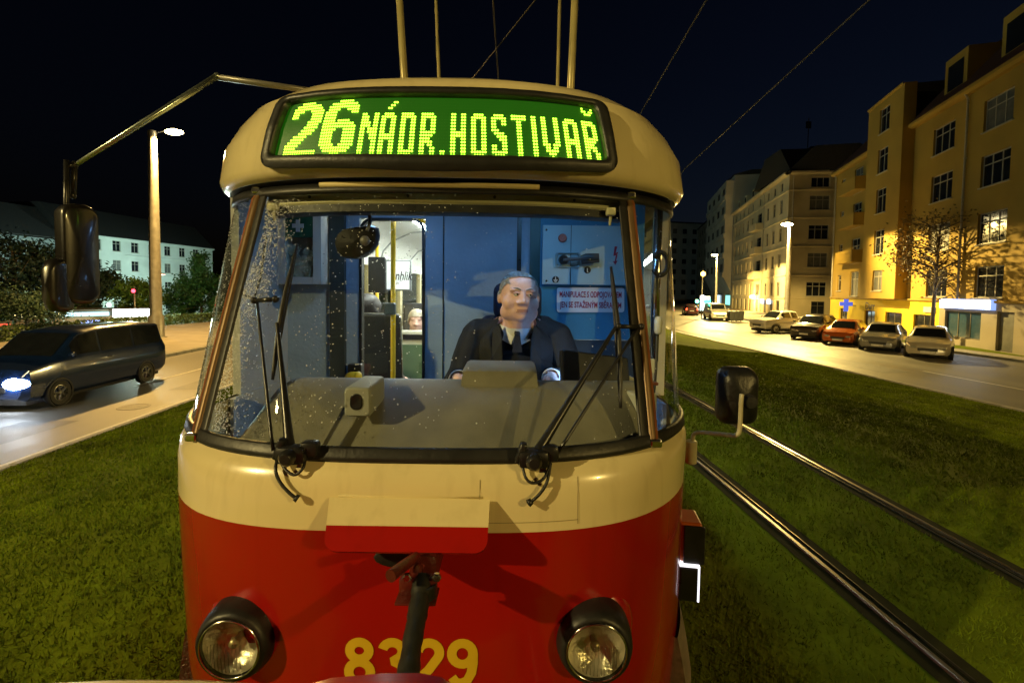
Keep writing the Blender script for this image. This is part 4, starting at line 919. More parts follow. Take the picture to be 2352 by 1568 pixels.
# ================================================================== people
skin = mat('skin', (0.66, 0.40, 0.33), 0.5, var=0.10, scale=30, bump=0.05, bscale=200)
lip = mat('lip', (0.42, 0.22, 0.19), 0.5)
suit = mat('suit_cloth', (0.005, 0.0055, 0.007), 0.75, var=0.2, scale=40, bump=0.2, bscale=300)
sweat = mat('knit_cloth', (0.006, 0.006, 0.007), 0.85, var=0.2, scale=60, bump=0.3, bscale=400)
shirt = mat('white_shirt', (0.72, 0.72, 0.70), 0.7, var=0.03)
greyhair = mat('grey_hair', (0.24, 0.235, 0.22), 0.65, var=0.45, scale=90, bump=0.6, bscale=260, stretch=(1, 0.25, 1))
def cap(mb, a, b, ra, rb, n=14):
    """tapered capsule"""
    a, b = Vector(a), Vector(b); d = (b-a).normalized()
    pts, rs = [], []
    for k in range(5): t = -1+k/4; pts.append(a+d*ra*t); rs.append(max(0.0005, ra*math.sqrt(max(0, 1-t*t))))
    for k in range(5): t = k/4; pts.append(b+d*rb*t); rs.append(max(0.0005, rb*math.sqrt(max(0, 1-t*t))))
    mb.tube(pts, rs, n)
def fuse(mb, voxel, smooth):
    """fuse overlapping volumes into one continuous skin"""
    me = bpy.data.meshes.new('tmp'); me.from_pydata(mb.v, [], mb.f)
    bm = bmesh.new(); bm.from_mesh(me); bmesh.ops.remove_doubles(bm, verts=bm.verts, dist=1e-6); bmesh.ops.recalc_face_normals(bm, faces=bm.faces); bm.to_mesh(me); bm.free()
    ob = bpy.data.objects.new('tmp', me); COL.objects.link(ob)
    r_ = ob.modifiers.new('r', 'REMESH'); r_.mode = 'VOXEL'; r_.voxel_size = voxel
    s_ = ob.modifiers.new('s', 'SMOOTH'); s_.factor = 0.5; s_.iterations = smooth
    out = bpy.data.meshes.new_from_object(ob.evaluated_get(bpy.context.evaluated_depsgraph_get()))
    bpy.data.objects.remove(ob, do_unlink=True); bpy.data.meshes.remove(me)
    return out
def shell_from(me, keep, off, name, m, parent, wr=0.0, thick=0.0):
    """garment: copy of the chosen skin faces, lifted off the body"""
    vn = [v.normal.copy() for v in me.vertices]; idx = {}; vs = []; fs = []
    for p in me.polygons:
        c = p.center
        if not keep(c, p.normal): continue
        f = []
        for i in p.vertices:
            if i not in idx:
                idx[i] = len(vs); co = me.vertices[i].co; o_ = off(co) if callable(off) else off
                if wr: o_ += wr*noise.noise(Vector((co.x*16, co.y*16, co.z*9)))
                vs.append(co+vn[i]*o_)
            f.append(idx[i])
        fs.append(f)
    n = bpy.data.meshes.new(name); n.from_pydata(vs, [], fs); n.materials.append(m)
    for p in n.polygons: p.use_smooth = True
    o = link(bpy.data.objects.new(name, n), parent, True)
    return o
def head_prims(mb, H, rot, k=1.0, fat=1.0, wide=1.0):
    def P(x, y, z): return H + rot @ Vector((x*k*wide, y*k, z*k))
    def E_(c, r): mb.sphere(P(*c), (r[0]*k*wide, r[1]*k, r[2]*k), 20, 14, rot)
    E_((0, 0.015, 0.035), (0.076*fat**0.3, 0.096, 0.088)); E_((0, -0.012, -0.02), (0.068*fat**0.4, 0.078, 0.088))
    E_((0, -0.018, -0.066), (0.064*fat, 0.066, 0.056)); E_((0, -0.055, -0.092), (0.028*fat, 0.026, 0.022))
    for s in (-1, 1):
        E_((s*0.037*fat, -0.042, -0.030), (0.032*fat, 0.034, 0.042)); E_((s*0.044*fat, -0.008, -0.070), (0.028*fat, 0.045, 0.040))
        E_((s*0.030, -0.072, 0.028), (0.026, 0.014, 0.010)); E_((s*0.077, 0.018, -0.005), (0.010, 0.020, 0.032)); E_((s*0.015, -0.092, -0.030), (0.012, 0.012, 0.010))
    E_((0, -0.095, -0.026), (0.014, 0.020, 0.014)); E_((0, -0.086, -0.004), (0.010, 0.014, 0.028)); E_((0, -0.072, 0.022), (0.012, 0.012, 0.016))
    E_((0, -0.081, -0.060), (0.024, 0.010, 0.007)); E_((0, -0.078, -0.071), (0.021, 0.010, 0.008)); E_((0, -0.072, -0.05), (0.03, 0.014, 0.014))
    return P
def hand(mb, w_, d, up, k=1.0, curl=1.0, thumb=1):
    """palm and five curled fingers; w_ wrist, d pointing direction, up back-of-hand normal"""
    d = Vector(d).normalized(); up = (Vector(up)-d*Vector(up).dot(d)).normalized(); s = d.cross(up)
    c = Vector(w_)+d*0.05*k
    cap(mb, Vector(w_), c, 0.030*k, 0.034*k)
    for q in (-1, 0, 1): cap(mb, Vector(w_)+s*q*0.014*k, Vector(w_)+d*0.085*k+s*q*0.026*k, 0.018*k, 0.0155*k)
    for i, (off, ln) in enumerate(((-0.034, 0.82), (-0.012, 1.0), (0.011, 0.96), (0.033, 0.76))):
        p = Vector(w_)+d*0.09*k+s*off*k; a = 0.35*curl; r_ = 0.0098*k
        for seg, dl in enumerate((0.042, 0.027, 0.021)):
            dirv = d*math.cos(a)-up*math.sin(a); q = p+dirv*dl*ln*k; cap(mb, p, q, r_, r_*0.92, 10); p = q; a += 0.85*curl; r_ *= 0.93
    p = Vector(w_)+d*0.025*k+s*thumb*0.03*k; dirv = (d*0.7+s*thumb*0.6-up*0.35).normalized()
    q = p+dirv*0.04*k; cap(mb, p, q, 0.0135*k, 0.0115*k, 10); cap(mb, q, q+(d*0.8-up*0.5-s*thumb*0.1).normalized()*0.03*k, 0.0115*k, 0.0095*k, 10)
def driver():
    H = at(1193, 683, 2.22); base = (H.x, 2.30, FZ)
    t = tag(empty('person', base), 'grey-haired man in a black suit driving the tram, looking aside', 'person')
    rot = Matrix.Rotation(R(11), 3, 'Z') @ Matrix.Rotation(R(3), 3, 'Y') @ Matrix.Rotation(R(-3), 3, 'X')
    hb = MB(); P = head_prims(hb, H, rot, 1.02, 1.06, 1.20)
    cap(hb, H+Vector((0, 0.02, -0.05)), H+Vector((0, 0.06, -0.20)), 0.068, 0.080)
    cap(hb, H+Vector((0, -0.01, -0.10)), H+Vector((0, 0.03, -0.17)), 0.058, 0.066)
    x0, yb = H.x-0.012, 2.30
    zS = H.z-0.182
    tb = hb
    tb.sphere((x0, yb+0.02, zS-0.10), (0.215, 0.125, 0.17), 24, 16); tb.sphere((x0, yb-0.01, zS-0.28), (0.22, 0.165, 0.22), 24, 16); tb.sphere((x0, yb, zS-0.46), (0.20, 0.16, 0.18), 24, 16)
    for s in (-1, 1):
        sh = Vector((x0+s*0.205, yb+0.02, zS-0.018)); el = Vector((x0+s*(0.285 if s > 0 else 0.285), yb-0.07, zS-0.245))
        cap(tb, Vector((x0+s*0.05, yb+0.04, zS+0.020)), sh, 0.070, 0.063); cap(tb, sh, el, 0.061, 0.052)
        wr = at(1264, 868, 1.98) if s > 0 else at(1053, 872, 1.98)
        cap(tb, el, wr, 0.050, 0.031); 
        hand(tb, wr, (-s*0.15, -0.9, -0.15) if s > 0 else (0.45, -0.85, -0.10), (0, -0.25, 1), 1.02, 1.0, -s)
        cap(tb, Vector((x0+s*0.10, yb, zS-0.56)), Vector((x0+s*0.14, yb-0.40, zS-0.56)), 0.09, 0.065); cap(tb, Vector((x0+s*0.14, yb-0.40, zS-0.56)), Vector((x0+s*0.14, yb-0.42, FZ+0.08)), 0.062, 0.045); cap(tb, Vector((x0+s*0.14, yb-0.40, FZ+0.05)), Vector((x0+s*0.14, yb-0.56, FZ+0.045)), 0.045, 0.04)
    me = fuse(tb, 0.0055, 7)
    inv = rot.transposed()
    def hl(c): return inv @ (c-H)
    # shape the face: eye sockets, mouth line, cheek folds
    for v in me.vertices:
        q = hl(v.co)
        if abs(q.x) > 0.1 or q.z > 0.14 or q.z < -0.13 or q.y > 0: continue
        d = 0.0
        for s in (-1, 1):
            d += 0.0085*math.exp(-(((q.x-s*0.031)/0.017)**2+((q.z-0.010)/0.010)**2))
            d += 0.0035*math.exp(-(((abs(q.x)-0.034-(-q.z-0.03)*0.35)/0.006)**2+((q.z+0.045)/0.022)**2))*0.5
        d += 0.004*math.exp(-((q.x/0.030)**2+((q.z+0.0655-0.06*abs(q.x))/0.0030)**2))
        d += 0.0025*math.exp(-((q.x/0.03)**2+((q.z+0.083)/0.006)**2))
        if d: v.co += rot @ Vector((0, d, 0))
    me.materials.append(skin); me.materials.append(lip)
    for p in me.polygons:
        p.use_smooth = True; q = hl(p.center)
        if abs(q.x) < 0.027 and q.y < -0.06 and -0.0745 < q.z+0.03*abs(q.x) < -0.058: p.material_index = 1
    me.update(); me.name = 'body'
    body = link(bpy.data.objects.new('body', me), t, True)
    # hair: short, receding, grey
    def hairkeep(c, n):
        q = hl(c)
        if q.z < -0.035 or (q-Vector((0, 0, 0))).length > 0.19: return False
        line = 0.094 - 0.55*max(0, q.y+0.055) if q.y < -0.0 else 0.05-1.2*q.y
        if abs(q.x) > 0.060: line = 0.058 - 1.1*max(0, q.y+0.040)
        return q.z > max(line, -0.035) and not (abs(q.x) > 0.072 and q.z < 0.03 and -0.004 < q.y < 0.04 and False)
    shell_from(me, hairkeep, 0.004, 'hair', greyhair, body, 0.005)
    for s in (-1, 1):
        e = H+rot @ Vector((s*0.0315, -0.0735, 0.0105)); eb = MB(); eb.sphere(e, 0.0125, 14, 10); ey = eb.build('eye', mat('eye_white', (0.62, 0.60, 0.58), 0.2), body, inv=True, smooth=True)
        look = rot @ Vector((0.42, -0.88, 0.12)); look.normalize()
        ib = MB(); ib.sphere(e+look*0.0070, 0.0074, 10, 8); ib.build('iris', mat('iris', (0.03, 0.03, 0.03), 0.2), ey, inv=True, smooth=True)
        for zz, nm in ((0.0058, 'upper_lid'),):
            lb = MB(); lb.tube([e+rot @ Vector((x, -0.0105-0.002*(1-abs(x)/0.016), zz*(1-(x/0.0175)**2)+0.0012)) for x in L3(-0.0165, 0.0165, 8)], 0.0042 if zz > 0 else 0.003, 7); lb.build(nm, skin, ey, inv=True, smooth=True)
        bb = MB(); bb.tube([H+rot @ Vector((s*(0.013+0.036*u), -0.0895+0.016*u*u, 0.030+0.009*math.sin(u*2.3))) for u in L3(0, 1, 6)], [0.0022, 0.0038, 0.0042, 0.004, 0.0035, 0.0028, 0.0015], 7); bb.build('eyebrow', greyhair, body, inv=True, smooth=True)
    cx = x0
    wrL, wrR = at(1053, 872, 1.98), at(1264, 868, 1.98)
    def arm_end(c): return min((c-wrL).length, (c-wrR).length)
    def vw(z): 
        u = (zS+0.06-z)/0.40; return 0.088-0.035*max(0, min(1, u))
    def isneck(c): return c.z > zS+0.045 and abs(c.x-cx) < 0.115
    def jk(c, n):
        if c.z > zS+0.10 or isneck(c) and c.z > zS+0.075-0.45*(abs(c.x-cx)-0.07): return False
        if c.z < zS-0.56: return False
        if c.y < yb-0.33: return arm_end(c) > 0.0 and False
        fr = n.y < 0.25 and c.y < yb+0.02
        if fr and abs(c.x-cx) < vw(c.z): return False
        fa2 = c.y < yb-0.10 and abs(c.x-cx) > 0.09
        wr = wrR if c.x > cx else wrL
        if fa2 and c.y < wr.y+0.075: return False
        return True
    shell_from(me, jk, lambda c: 0.017, 'jacket', suit, body, 0.010)
    shell_from(me, lambda c, n: n.y < 0.3 and c.y < yb+0.03 and abs(c.x-cx) < vw(c.z)+0.04 and zS-0.55 < c.z < min(zS+0.04, zS-0.085+1.5*abs(c.x-cx)), 0.010, 'sweater', sweat, body)
    shell_from(me, lambda c, n: n.y < 0.4 and c.y < yb+0.03 and abs(c.x-cx) < 0.085 and zS-0.10 < c.z < zS+0.035, 0.003, 'shirt_front', shirt, body)
    for wr, s in ((wrL, -1), (wrR, 1)):
        cb = MB(); el = Vector((cx+s*0.285, yb-0.07, zS-0.245)); d = (wr-el).normalized(); c0 = wr-d*0.045
        e1 = d.orthogonal().normalized(); e2 = d.cross(e1); rows = []
        for u, rr2 in ((-0.03, 0.043), (0.0, 0.044), (0.042, 0.0445), (0.043, 0.040), (0.0, 0.036)): rows.append([c0+d*u+(e1*math.cos(2*PI*k/20)+e2*math.sin(2*PI*k/20))*rr2 for k in range(20)])
        cb.grid(rows, close=True); cb.build('shirt_cuff', shirt, body, inv=True, smooth=True)
        # sleeve end: dark ring just behind the cuff
        sb_ = MB(); rows = [[c0+d*u+(e1*math.cos(2*PI*k/20)+e2*math.sin(2*PI*k/20))*r2 for k in range(20)] for u, r2 in ((-0.22, 0.064), (-0.10, 0.060), (-0.02, 0.054), (0.012, 0.052), (0.013, 0.045))]
        sb_.grid(rows, close=True); sb_.build('sleeve', suit, body, inv=True, smooth=True)
    # collar, tie, lapels
    for s in (-1, 1):
        rows = []
        for u in L3(0, 1, 10):
            a = R(-90+s*(8+u*120)); rx, ry = 0.083, 0.088
            p = Vector((cx+rx*math.cos(a), yb-0.012+0.02*u+ry*math.sin(a), zS+0.028+0.040*u)); o_ = Vector((math.cos(a), math.sin(a), 0))
            drop_ = 0.050*(1-u)**0.8+0.022
            rows.append([p+o_*0.004, p+o_*0.011+Vector((0, 0, -drop_*0.5)), p+o_*0.018+Vector((s*0.012*(1-u), -0.002, -drop_)), p+o_*0.010+Vector((0, 0, -drop_*0.9))])
        mb = MB(); mb.grid(rows); mb.build('shirt_collar', shirt, body, inv=True, smooth=True, ang=50)
        pts = [(0.085, 0.05), (0.115, 0.02), (0.120, -0.12), (0.135, -0.145), (0.118, -0.165), (0.075, -0.36), (0.055, -0.36), (0.060, -0.2), (0.070, -0.02)]
        def fy(x, z):
            best = None
            return yb-0.160-0.02*max(0, min(1, (-z)/0.3))+0.9*x*x*3-0.03*0
        mb = MB(); vs = [(cx+s*x, fy(x, z)+max(0, z+0.05)*0.55-0.012, zS+z) for x, z in pts]; mb.poly(vs, (0, 0.007, 0)); mb.build('lapel', suit, body, inv=True)
    k0 = Vector((cx+0.004, yb-0.118, zS+0.012)); mb = MB(); mb.rbox(k0, (0.030, 0.02, 0.030), 0.008); mb.poly([k0+Vector((-0.014, -0.006, -0.012)), k0+Vector((0.014, -0.006, -0.012)), k0+Vector((0.024, -0.022, -0.09)), k0+Vector((-0.024, -0.022, -0.09))], (0, 0.006, 0)); mb.build('tie', mat('tie_dark', (0.02, 0.02, 0.025), 0.5), body, inv=True)
driver()
def passenger(label, H, yaw, hairm, coatm, long_hair, seat_z=1.33, fwd=-1):
    t = tag(empty('person', (H.x, H.y, FZ)), label, 'person', None)
    rot = Matrix.Rotation(yaw, 3, 'Z'); mb = MB(); head_prims(mb, H, rot, 1.0, 1.0)
    F = rot @ Vector((0, -1, 0)); S = rot @ Vector((1, 0, 0))
    cap(mb, H+Vector((0, 0, -0.05))-F*0.01, H+Vector((0, 0, -0.2))-F*0.03, 0.055, 0.065)
    b = H-F*0.04
    mb.sphere(b+Vector((0, 0, -0.34)), (0.19, 0.13, 0.2), 20, 12, rot); mb.sphere(b+Vector((0, 0, -0.55)), (0.18, 0.14, 0.2), 20, 12, rot)
    for s in (-1, 1):
        sh = b+S*s*0.17+Vector((0, 0, -0.24)); el = b+S*s*0.23+F*0.05+Vector((0, 0, -0.48)); wr = b+S*s*0.10+F*0.28+Vector((0, 0, -0.56))
        cap(mb, b+S*s*0.05+Vector((0, 0, -0.2)), sh, 0.06, 0.06); cap(mb, sh, el, 0.058, 0.048); cap(mb, el, wr, 0.046, 0.03); hand(mb, wr, F-S*s*0.4, (0, 0, 1), 0.95, 0.8, -s)
        kn = b+S*s*0.1+F*0.42+Vector((0, 0, -0.66)); cap(mb, b+S*s*0.09+Vector((0, 0, -0.66)), kn, 0.085, 0.06); cap(mb, kn, Vector((kn.x, kn.y, FZ+0.08)), 0.058, 0.045); cap(mb, Vector((kn.x, kn.y, FZ+0.05)), Vector((kn.x, kn.y, FZ+0.05))+F*0.15, 0.045, 0.04)
    me = fuse(mb, 0.010, 4); me.materials.append(skin)
    for p in me.polygons: p.use_smooth = True
    body = link(bpy.data.objects.new('body', me), t, True)
    inv = rot.transposed()
    def keep(c, n):
        q = inv @ (c-H); return q.z > 0.055-(0.9 if not long_hair else 1.6)*max(0, q.y+0.06) and q.z > (-0.05 if not long_hair else -0.2) and q.z < 0.2 and abs(q.x) < 0.12 and q.y < 0.14
    shell_from(me, keep, 0.012 if not long_hair else 0.022, 'hair', hairm, body, 0.006)
    shell_from(me, lambda c, n: c.z < H.z-0.17 and (c-(b+F*0.28+Vector((0, 0, -0.56)))).length > 0.15 and c.z > H.z-0.76, 0.02, 'coat', coatm, body, 0.012)
    shell_from(me, lambda c, n: c.z <= H.z-0.70, 0.01, 'trousers', suit, body, 0.006)
passenger('older passenger with short fair hair seated behind the green partition', at(957, 738, 4.75), 0.1, mat('fair_hair', (0.42, 0.36, 0.28), 0.6, var=0.3, scale=60), mat('coat_black', (0.01, 0.01, 0.012), 0.8), False)
passenger('passenger with long dark hair in a maroon coat seated by the cab door', at(846, 716, 3.5), PI-0.5, mat('dark_hair', (0.02, 0.014, 0.012), 0.5, var=0.3, scale=60), mat('coat_maroon', (0.06, 0.022, 0.025), 0.6, var=0.25, scale=12), True)

# the driver is a compact man: set his size, then turn the whole car and its people onto the track's heading
k = 0.912
drv = [o for o in bpy.data.objects if o.type == 'EMPTY' and o.name == 'person'][0]
drv.scale = (k, k, k); drv.location = (drv.location.x*k, drv.location.y*k, CAMZ+(drv.location.z-CAMZ)*k)
turn = Matrix.Rotation(-YAW, 4, 'Z')
for o in [tram]+[q for q in bpy.data.objects if q.type == 'EMPTY' and q.name.startswith('person')]:
    o.location = turn @ o.location; o.rotation_euler[2] = -YAW
frame(YAW)
# ================================================================== vehicles
tyre_m = mat('tyre', (0.012, 0.012, 0.012), 0.7, var=0.2); rim_m = mat('alloy', (0.35, 0.35, 0.34), 0.3, 0.9); cglass = mat('car_glass', (0.012, 0.014, 0.016), 0.06, var=0.2, spec=0.8)
trim_m = mat('car_trim', (0.015, 0.015, 0.016), 0.5); plate_m = mat('plate', (0.6, 0.6, 0.58), 0.5); under_m = mat('car_under', (0.008, 0.008, 0.008), 0.8)
tail_off = mat('tail_lens', (0.25, 0.010, 0.010), 0.15); head_off = mat('head_lens', (0.45, 0.45, 0.42), 0.1, 0.3)
def car(name, label, cat, st, col, wheels, wr_, windows, group=None, head=None, tail=None, extra=None):
    """st: stations nose to tail (x, z_low, z_belt, z_roof, half width, half roof width)"""
    t = tag(empty(name), label, cat, group)
    body = mat('car_paint_'+name+str(len(_M)), col, 0.22, 0.25, var=0.06, scale=3, coat=0.6, rvar=0.06)
    def sec(s):
        x, zl, zb, zr, w_, wr2 = s
        hp = [(w_*0.86, zl), (w_*0.97, zl+0.10), (w_, zl+(zb-zl)*0.45), (w_*0.985, zb-0.08), (w_*0.95, zb), (wr2, max(zb, zr-0.07)), (wr2*0.90, zr-0.015), (wr2*0.55, zr+0.012), (0, zr+0.02)]
        return [(x, -a, b) for a, b in hp]+[(x, a, b) for a, b in reversed(hp[:-1])]
    # refine stations
    S = []
    for a, b in zip(st[:-1], st[1:]):
        for k in range(3): S.append(tuple(a[i]+(b[i]-a[i])*k/3 for i in range(6)))
    S.append(st[-1])
    mb = MB(); mb.grid([sec(s) for s in S]); n = len(sec(S[0]))
    mb.add(sec(S[0]), [tuple(range(n))]); mb.add(sec(S[-1]), [tuple(range(n))])
    mb.build('body', body, t, smooth=True, ang=38, clean=True)
    L0, L1 = st[0][0], st[-1][0]; w0 = max(s[4] for s in st)
    mb = MB(); mb.bbox((L0-0.15, -w0*0.8, 0.16), (L1+0.15, w0*0.8, 0.34)); mb.build('underbody', under_m, t)
    for wx in wheels:
        for s in (-1, 1):
            mb = MB(); mb.lathe([(wr_*0.62, -0.10), (wr_*0.93, -0.105), (wr_, -0.07), (wr_, 0.07), (wr_*0.93, 0.105), (wr_*0.62, 0.10)], (wx, s*(w0-0.10), wr_), 'Y', 24); wl = mb.build('wheel', tyre_m, t, smooth=True, ang=40)
            mb = MB(); mb.lathe([(wr_*0.64, s*0.085), (wr_*0.55, s*0.09), (wr_*0.5, s*0.05), (wr_*0.16, s*0.06), (wr_*0.14, s*0.095), (0.001, s*0.095)], (wx, s*(w0-0.10), wr_), 'Y', 24)
            for k in range(5):
                a = 2*PI*k/5; mb.tube([(wx+wr_*0.12*math.cos(a), s*(w0-0.012), wr_+wr_*0.12*math.sin(a)), (wx+wr_*0.58*math.cos(a), s*(w0-0.012), wr_+wr_*0.58*math.sin(a))], wr_*0.09, 6)
            mb.build('rim', rim_m, wl, smooth=True, ang=40)
            mb = MB(); mb.lathe([(wr_*1.03, 0.004*s), (wr_*1.14, 0.012*s), (wr_*1.16, -0.05*s)], (wx, s*(w0+0.002), wr_), 'Y', 24); mb.build('wheel_arch', trim_m, t, smooth=True)
    # windows: (kind, data)
    def side(x): 
        for a, b in zip(st[:-1], st[1:]):
            lo, hi = min(a[0], b[0]), max(a[0], b[0])
            if lo <= x <= hi:
                k = (x-a[0])/(b[0]-a[0]); return [a[i]+(b[i]-a[i])*k for i in range(6)]
        return list(st[-1])
    for kind, d in windows:
        if kind == 'side':
            x0, x1, tt, bt = d
            for s in (-1, 1):
                rows = []
                for x in L3(x0, x1, 5):
                    q = side(x); zb, zr = q[2]+0.05, max(q[2]+0.10, q[3]-0.10)
                    def yy(z): k = (z-q[2])/max(0.05, q[3]-0.07-q[2]); return q[4]*0.95+(q[5]-q[4]*0.95)*k
                    rows.append([(x, s*(yy(z)+0.007), z) for z in (zb, (zb+zr)/2, zr)])
                mb = MB(); mb.grid(rows); mb.build('side_window', cglass, t, smooth=True)
        else:
            x0, x1 = d; a, b = side(x0), side(x1)
            mb = MB(); rows = []
            for k in (0.08, 0.35, 0.65, 0.92):
                x = x0+(x1-x0)*k; q = side(x); out = 0.012 if kind == 'front' else 0.012
                rows.append([(x+(out if kind == 'front' else -out), u*q[5]*0.86, q[3]+0.022-0.02*abs(u)**3) for u in (-1, -0.6, 0, 0.6, 1)])
            mb.grid(rows); mb.build('windscreen' if kind == 'front' else 'rear_window', cglass, t, smooth=True)
    fx, fz = st[0][0], (st[0][1]+st[0][2])/2+0.10; bx_, bz = st[-1][0], st[-1][2]-0.12
    for s in (-1, 1):
        mb = MB(); mb.sphere((fx-0.10, s*st[0][4]*0.80, fz+0.02), (0.24, 0.28, 0.15) if head else (0.16, 0.17, 0.085), 14, 8); mb.build('headlight', head or head_off, t, smooth=True)  # lit headlights are oversized, their glare put into the shape
        mb = MB(); mb.rbox((bx_+0.03, s*st[-1][4]*0.86, bz), (0.12, 0.16, 0.26), 0.03); mb.build('tail_light', tail or tail_off, t, smooth=True, ang=40)
        q = side(st[2][0]-0.15); mb = MB(); mb.sphere((st[2][0]-0.25, s*(q[4]+0.10), q[2]+0.10), (0.06, 0.11, 0.075), 10, 8); mb.build('door_mirror', body, t, smooth=True)
        mb = MB(); mb.rbox((sum(wheels)/2-0.1, s*(w0*0.985+0.005), st[3][2]-0.14), (0.16, 0.025, 0.03), 0.008); mb.build('door_handle', trim_m, t)
    mb = MB(); mb.rbox((fx+0.005, 0, st[0][1]+0.22), (0.03, st[0][4]*1.1, 0.14), 0.02); mb.build('grille', trim_m, t)
    mb = MB(); mb.rbox((fx+0.02, 0, st[0][1]+0.10), (0.02, 0.52, 0.11), 0.005); mb.build('number_plate', plate_m, t)
    mb = MB(); mb.rbox((bx_-0.012, 0, st[-1][1]+0.36), (0.02, 0.52, 0.11), 0.005); mb.build('number_plate', plate_m, t)
    if extra: extra(t, body)
    return t
HATCH = [(2.02, 0.24, 0.62, 0.62, 0.66, 0.60), (1.92, 0.20, 0.78, 0.78, 0.80, 0.68), (1.05, 0.18, 0.93, 0.97, 0.87, 0.74), (0.35, 0.18, 0.96, 1.42, 0.885, 0.60), (-0.3, 0.18, 0.97, 1.50, 0.885, 0.62), (-1.2, 0.18, 0.99, 1.46, 0.88, 0.60), (-1.75, 0.20, 1.0, 1.26, 0.86, 0.60), (-2.02, 0.28, 0.98, 1.0, 0.80, 0.68)]
SUV = [(2.2, 0.32, 0.74, 0.74, 0.74, 0.66), (2.1, 0.26, 0.92, 0.92, 0.86, 0.74), (1.15, 0.24, 1.06, 1.08, 0.92, 0.78), (0.45, 0.24, 1.09, 1.58, 0.93, 0.64), (-0.3, 0.24, 1.10, 1.68, 0.93, 0.66), (-1.5, 0.24, 1.12, 1.63, 0.92, 0.64), (-2.0, 0.26, 1.12, 1.38, 0.90, 0.64), (-2.2, 0.34, 1.06, 1.08, 0.84, 0.72)]
VAN = [(2.50, 0.34, 0.82, 0.82, 0.80, 0.70), (2.38, 0.26, 1.02, 1.02, 0.92, 0.78), (1.62, 0.24, 1.16, 1.20, 0.96, 0.84), (0.85, 0.24, 1.18, 1.82, 0.965, 0.76), (0.0, 0.24, 1.18, 1.91, 0.965, 0.79), (-1.6, 0.24, 1.18, 1.91, 0.965, 0.79), (-2.32, 0.26, 1.18, 1.86, 0.955, 0.78), (-2.50, 0.36, 1.16, 1.28, 0.93, 0.80)]
WIN = [('front', (1.05, 0.35)), ('side', (0.55, -0.28, 0, 0)), ('side', (-0.36, -1.25, 0, 0)), ('rear', (-1.20, -1.95))]
WINS = [('front', (1.15, 0.45)), ('side', (0.60, -0.38, 0, 0)), ('side', (-0.48, -1.45, 0, 0)), ('side', (-1.53, -1.9, 0, 0)), ('rear', (-1.55, -2.14))]
# dark van driving on the left road
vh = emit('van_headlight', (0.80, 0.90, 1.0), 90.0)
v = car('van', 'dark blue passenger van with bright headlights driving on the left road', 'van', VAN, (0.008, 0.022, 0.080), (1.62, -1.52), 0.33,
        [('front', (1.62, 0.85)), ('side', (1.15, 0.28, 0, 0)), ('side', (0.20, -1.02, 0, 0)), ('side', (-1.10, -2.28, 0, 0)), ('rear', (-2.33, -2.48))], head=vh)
for s in (-1, 1):
    L = bpy.data.lights.new('van_beam', 'SPOT'); L.energy = 4500; L.color = (0.75, 0.86, 1.0); L.spot_size = R(75); L.spot_blend = 0.6; L.shadow_soft_size = 0.08
    lo = bpy.data.objects.new('van_beam', L); COL.objects.link(lo); lo.parent = v; lo.location = (2.62, s*0.70, 0.78); lo.rotation_euler = (0, R(-80), 0)
v.location = (-11.7, 13.2, RZ); v.rotation_euler[2] = R(-90); v.scale = (0.90, 0.97, 0.98)
PG = 'cars parked nose to the right road'
def park(o, x, y, a, z=RZ): o.location = (x, y, z); o.rotation_euler[2] = R(a); return o
park(car('car', 'pale silver hatchback nearest the viewer in the right-hand parking row', 'car', HATCH, (0.46, 0.42, 0.34), (1.28, -1.25), 0.30, WIN, PG), 22.3, 22.2, 223)
park(car('car', 'grey hatchback parked between the silver and the orange car', 'car', HATCH, (0.20, 0.20, 0.20), (1.28, -1.25), 0.30, WIN, PG), 22.3, 24.95, 221)
park(car('car', 'orange hatchback parked beside the dark estate', 'car', HATCH, (0.45, 0.10, 0.015), (1.28, -1.25), 0.30, WIN, PG), 22.3, 27.7, 219)
park(car('car', 'dark brown off-roader parked between the orange car and the pickup', 'car', SUV, (0.045, 0.036, 0.03), (1.4, -1.35), 0.35, WINS, PG), 22.4, 30.6, 217)
def bed(t, body):
    mb = MB()
    for s in (-1, 1): mb.rbox((-1.55, s*0.86, 1.02), (1.9, 0.06, 0.42), 0.02)
    mb.rbox((-2.5, 0, 1.02), (0.06, 1.78, 0.42), 0.02); mb.build('load_bed', body, t)
PICK = [(2.45, 0.42, 0.86, 0.86, 0.78, 0.70), (2.35, 0.36, 1.02, 1.02, 0.90, 0.78), (1.35, 0.34, 1.14, 1.16, 0.93, 0.80), (0.75, 0.34, 1.16, 1.70, 0.93, 0.64), (-0.1, 0.34, 1.16, 1.76, 0.93, 0.66), (-0.55, 0.34, 1.16, 1.70, 0.93, 0.64), (-0.68, 0.36, 0.98, 0.99, 0.92, 0.86), (-2.5, 0.40, 0.94, 0.95, 0.90, 0.86)]
park(car('pickup', 'white pickup truck with an open bed parked below the street lamp', 'pickup', PICK, (0.58, 0.55, 0.48), (1.5, -1.5), 0.37, [('front', (1.35, 0.75)), ('side', (0.9, 0.15, 0, 0)), ('side', (0.05, -0.5, 0, 0))], PG, extra=bed), 23.0, 35.0, 190)
park(car('van', 'white delivery van parked beside the dark bins up the right road', 'van', VAN, (0.58, 0.56, 0.50), (1.62, -1.52), 0.33, [('front', (1.62, 0.85)), ('side', (1.15, 0.28, 0, 0)), ('rear', (-2.33, -2.48))]), 26.0, 52.0, 255)
tl = emit('tail_lit', (1.0, 0.06, 0.02), 8.0)
park(car('car', 'distant car with red tail lights lit on the right road', 'car', HATCH, (0.10, 0.03, 0.03), (1.28, -1.25), 0.30, WIN, tail=tl), 27.6, 62.5, 73)
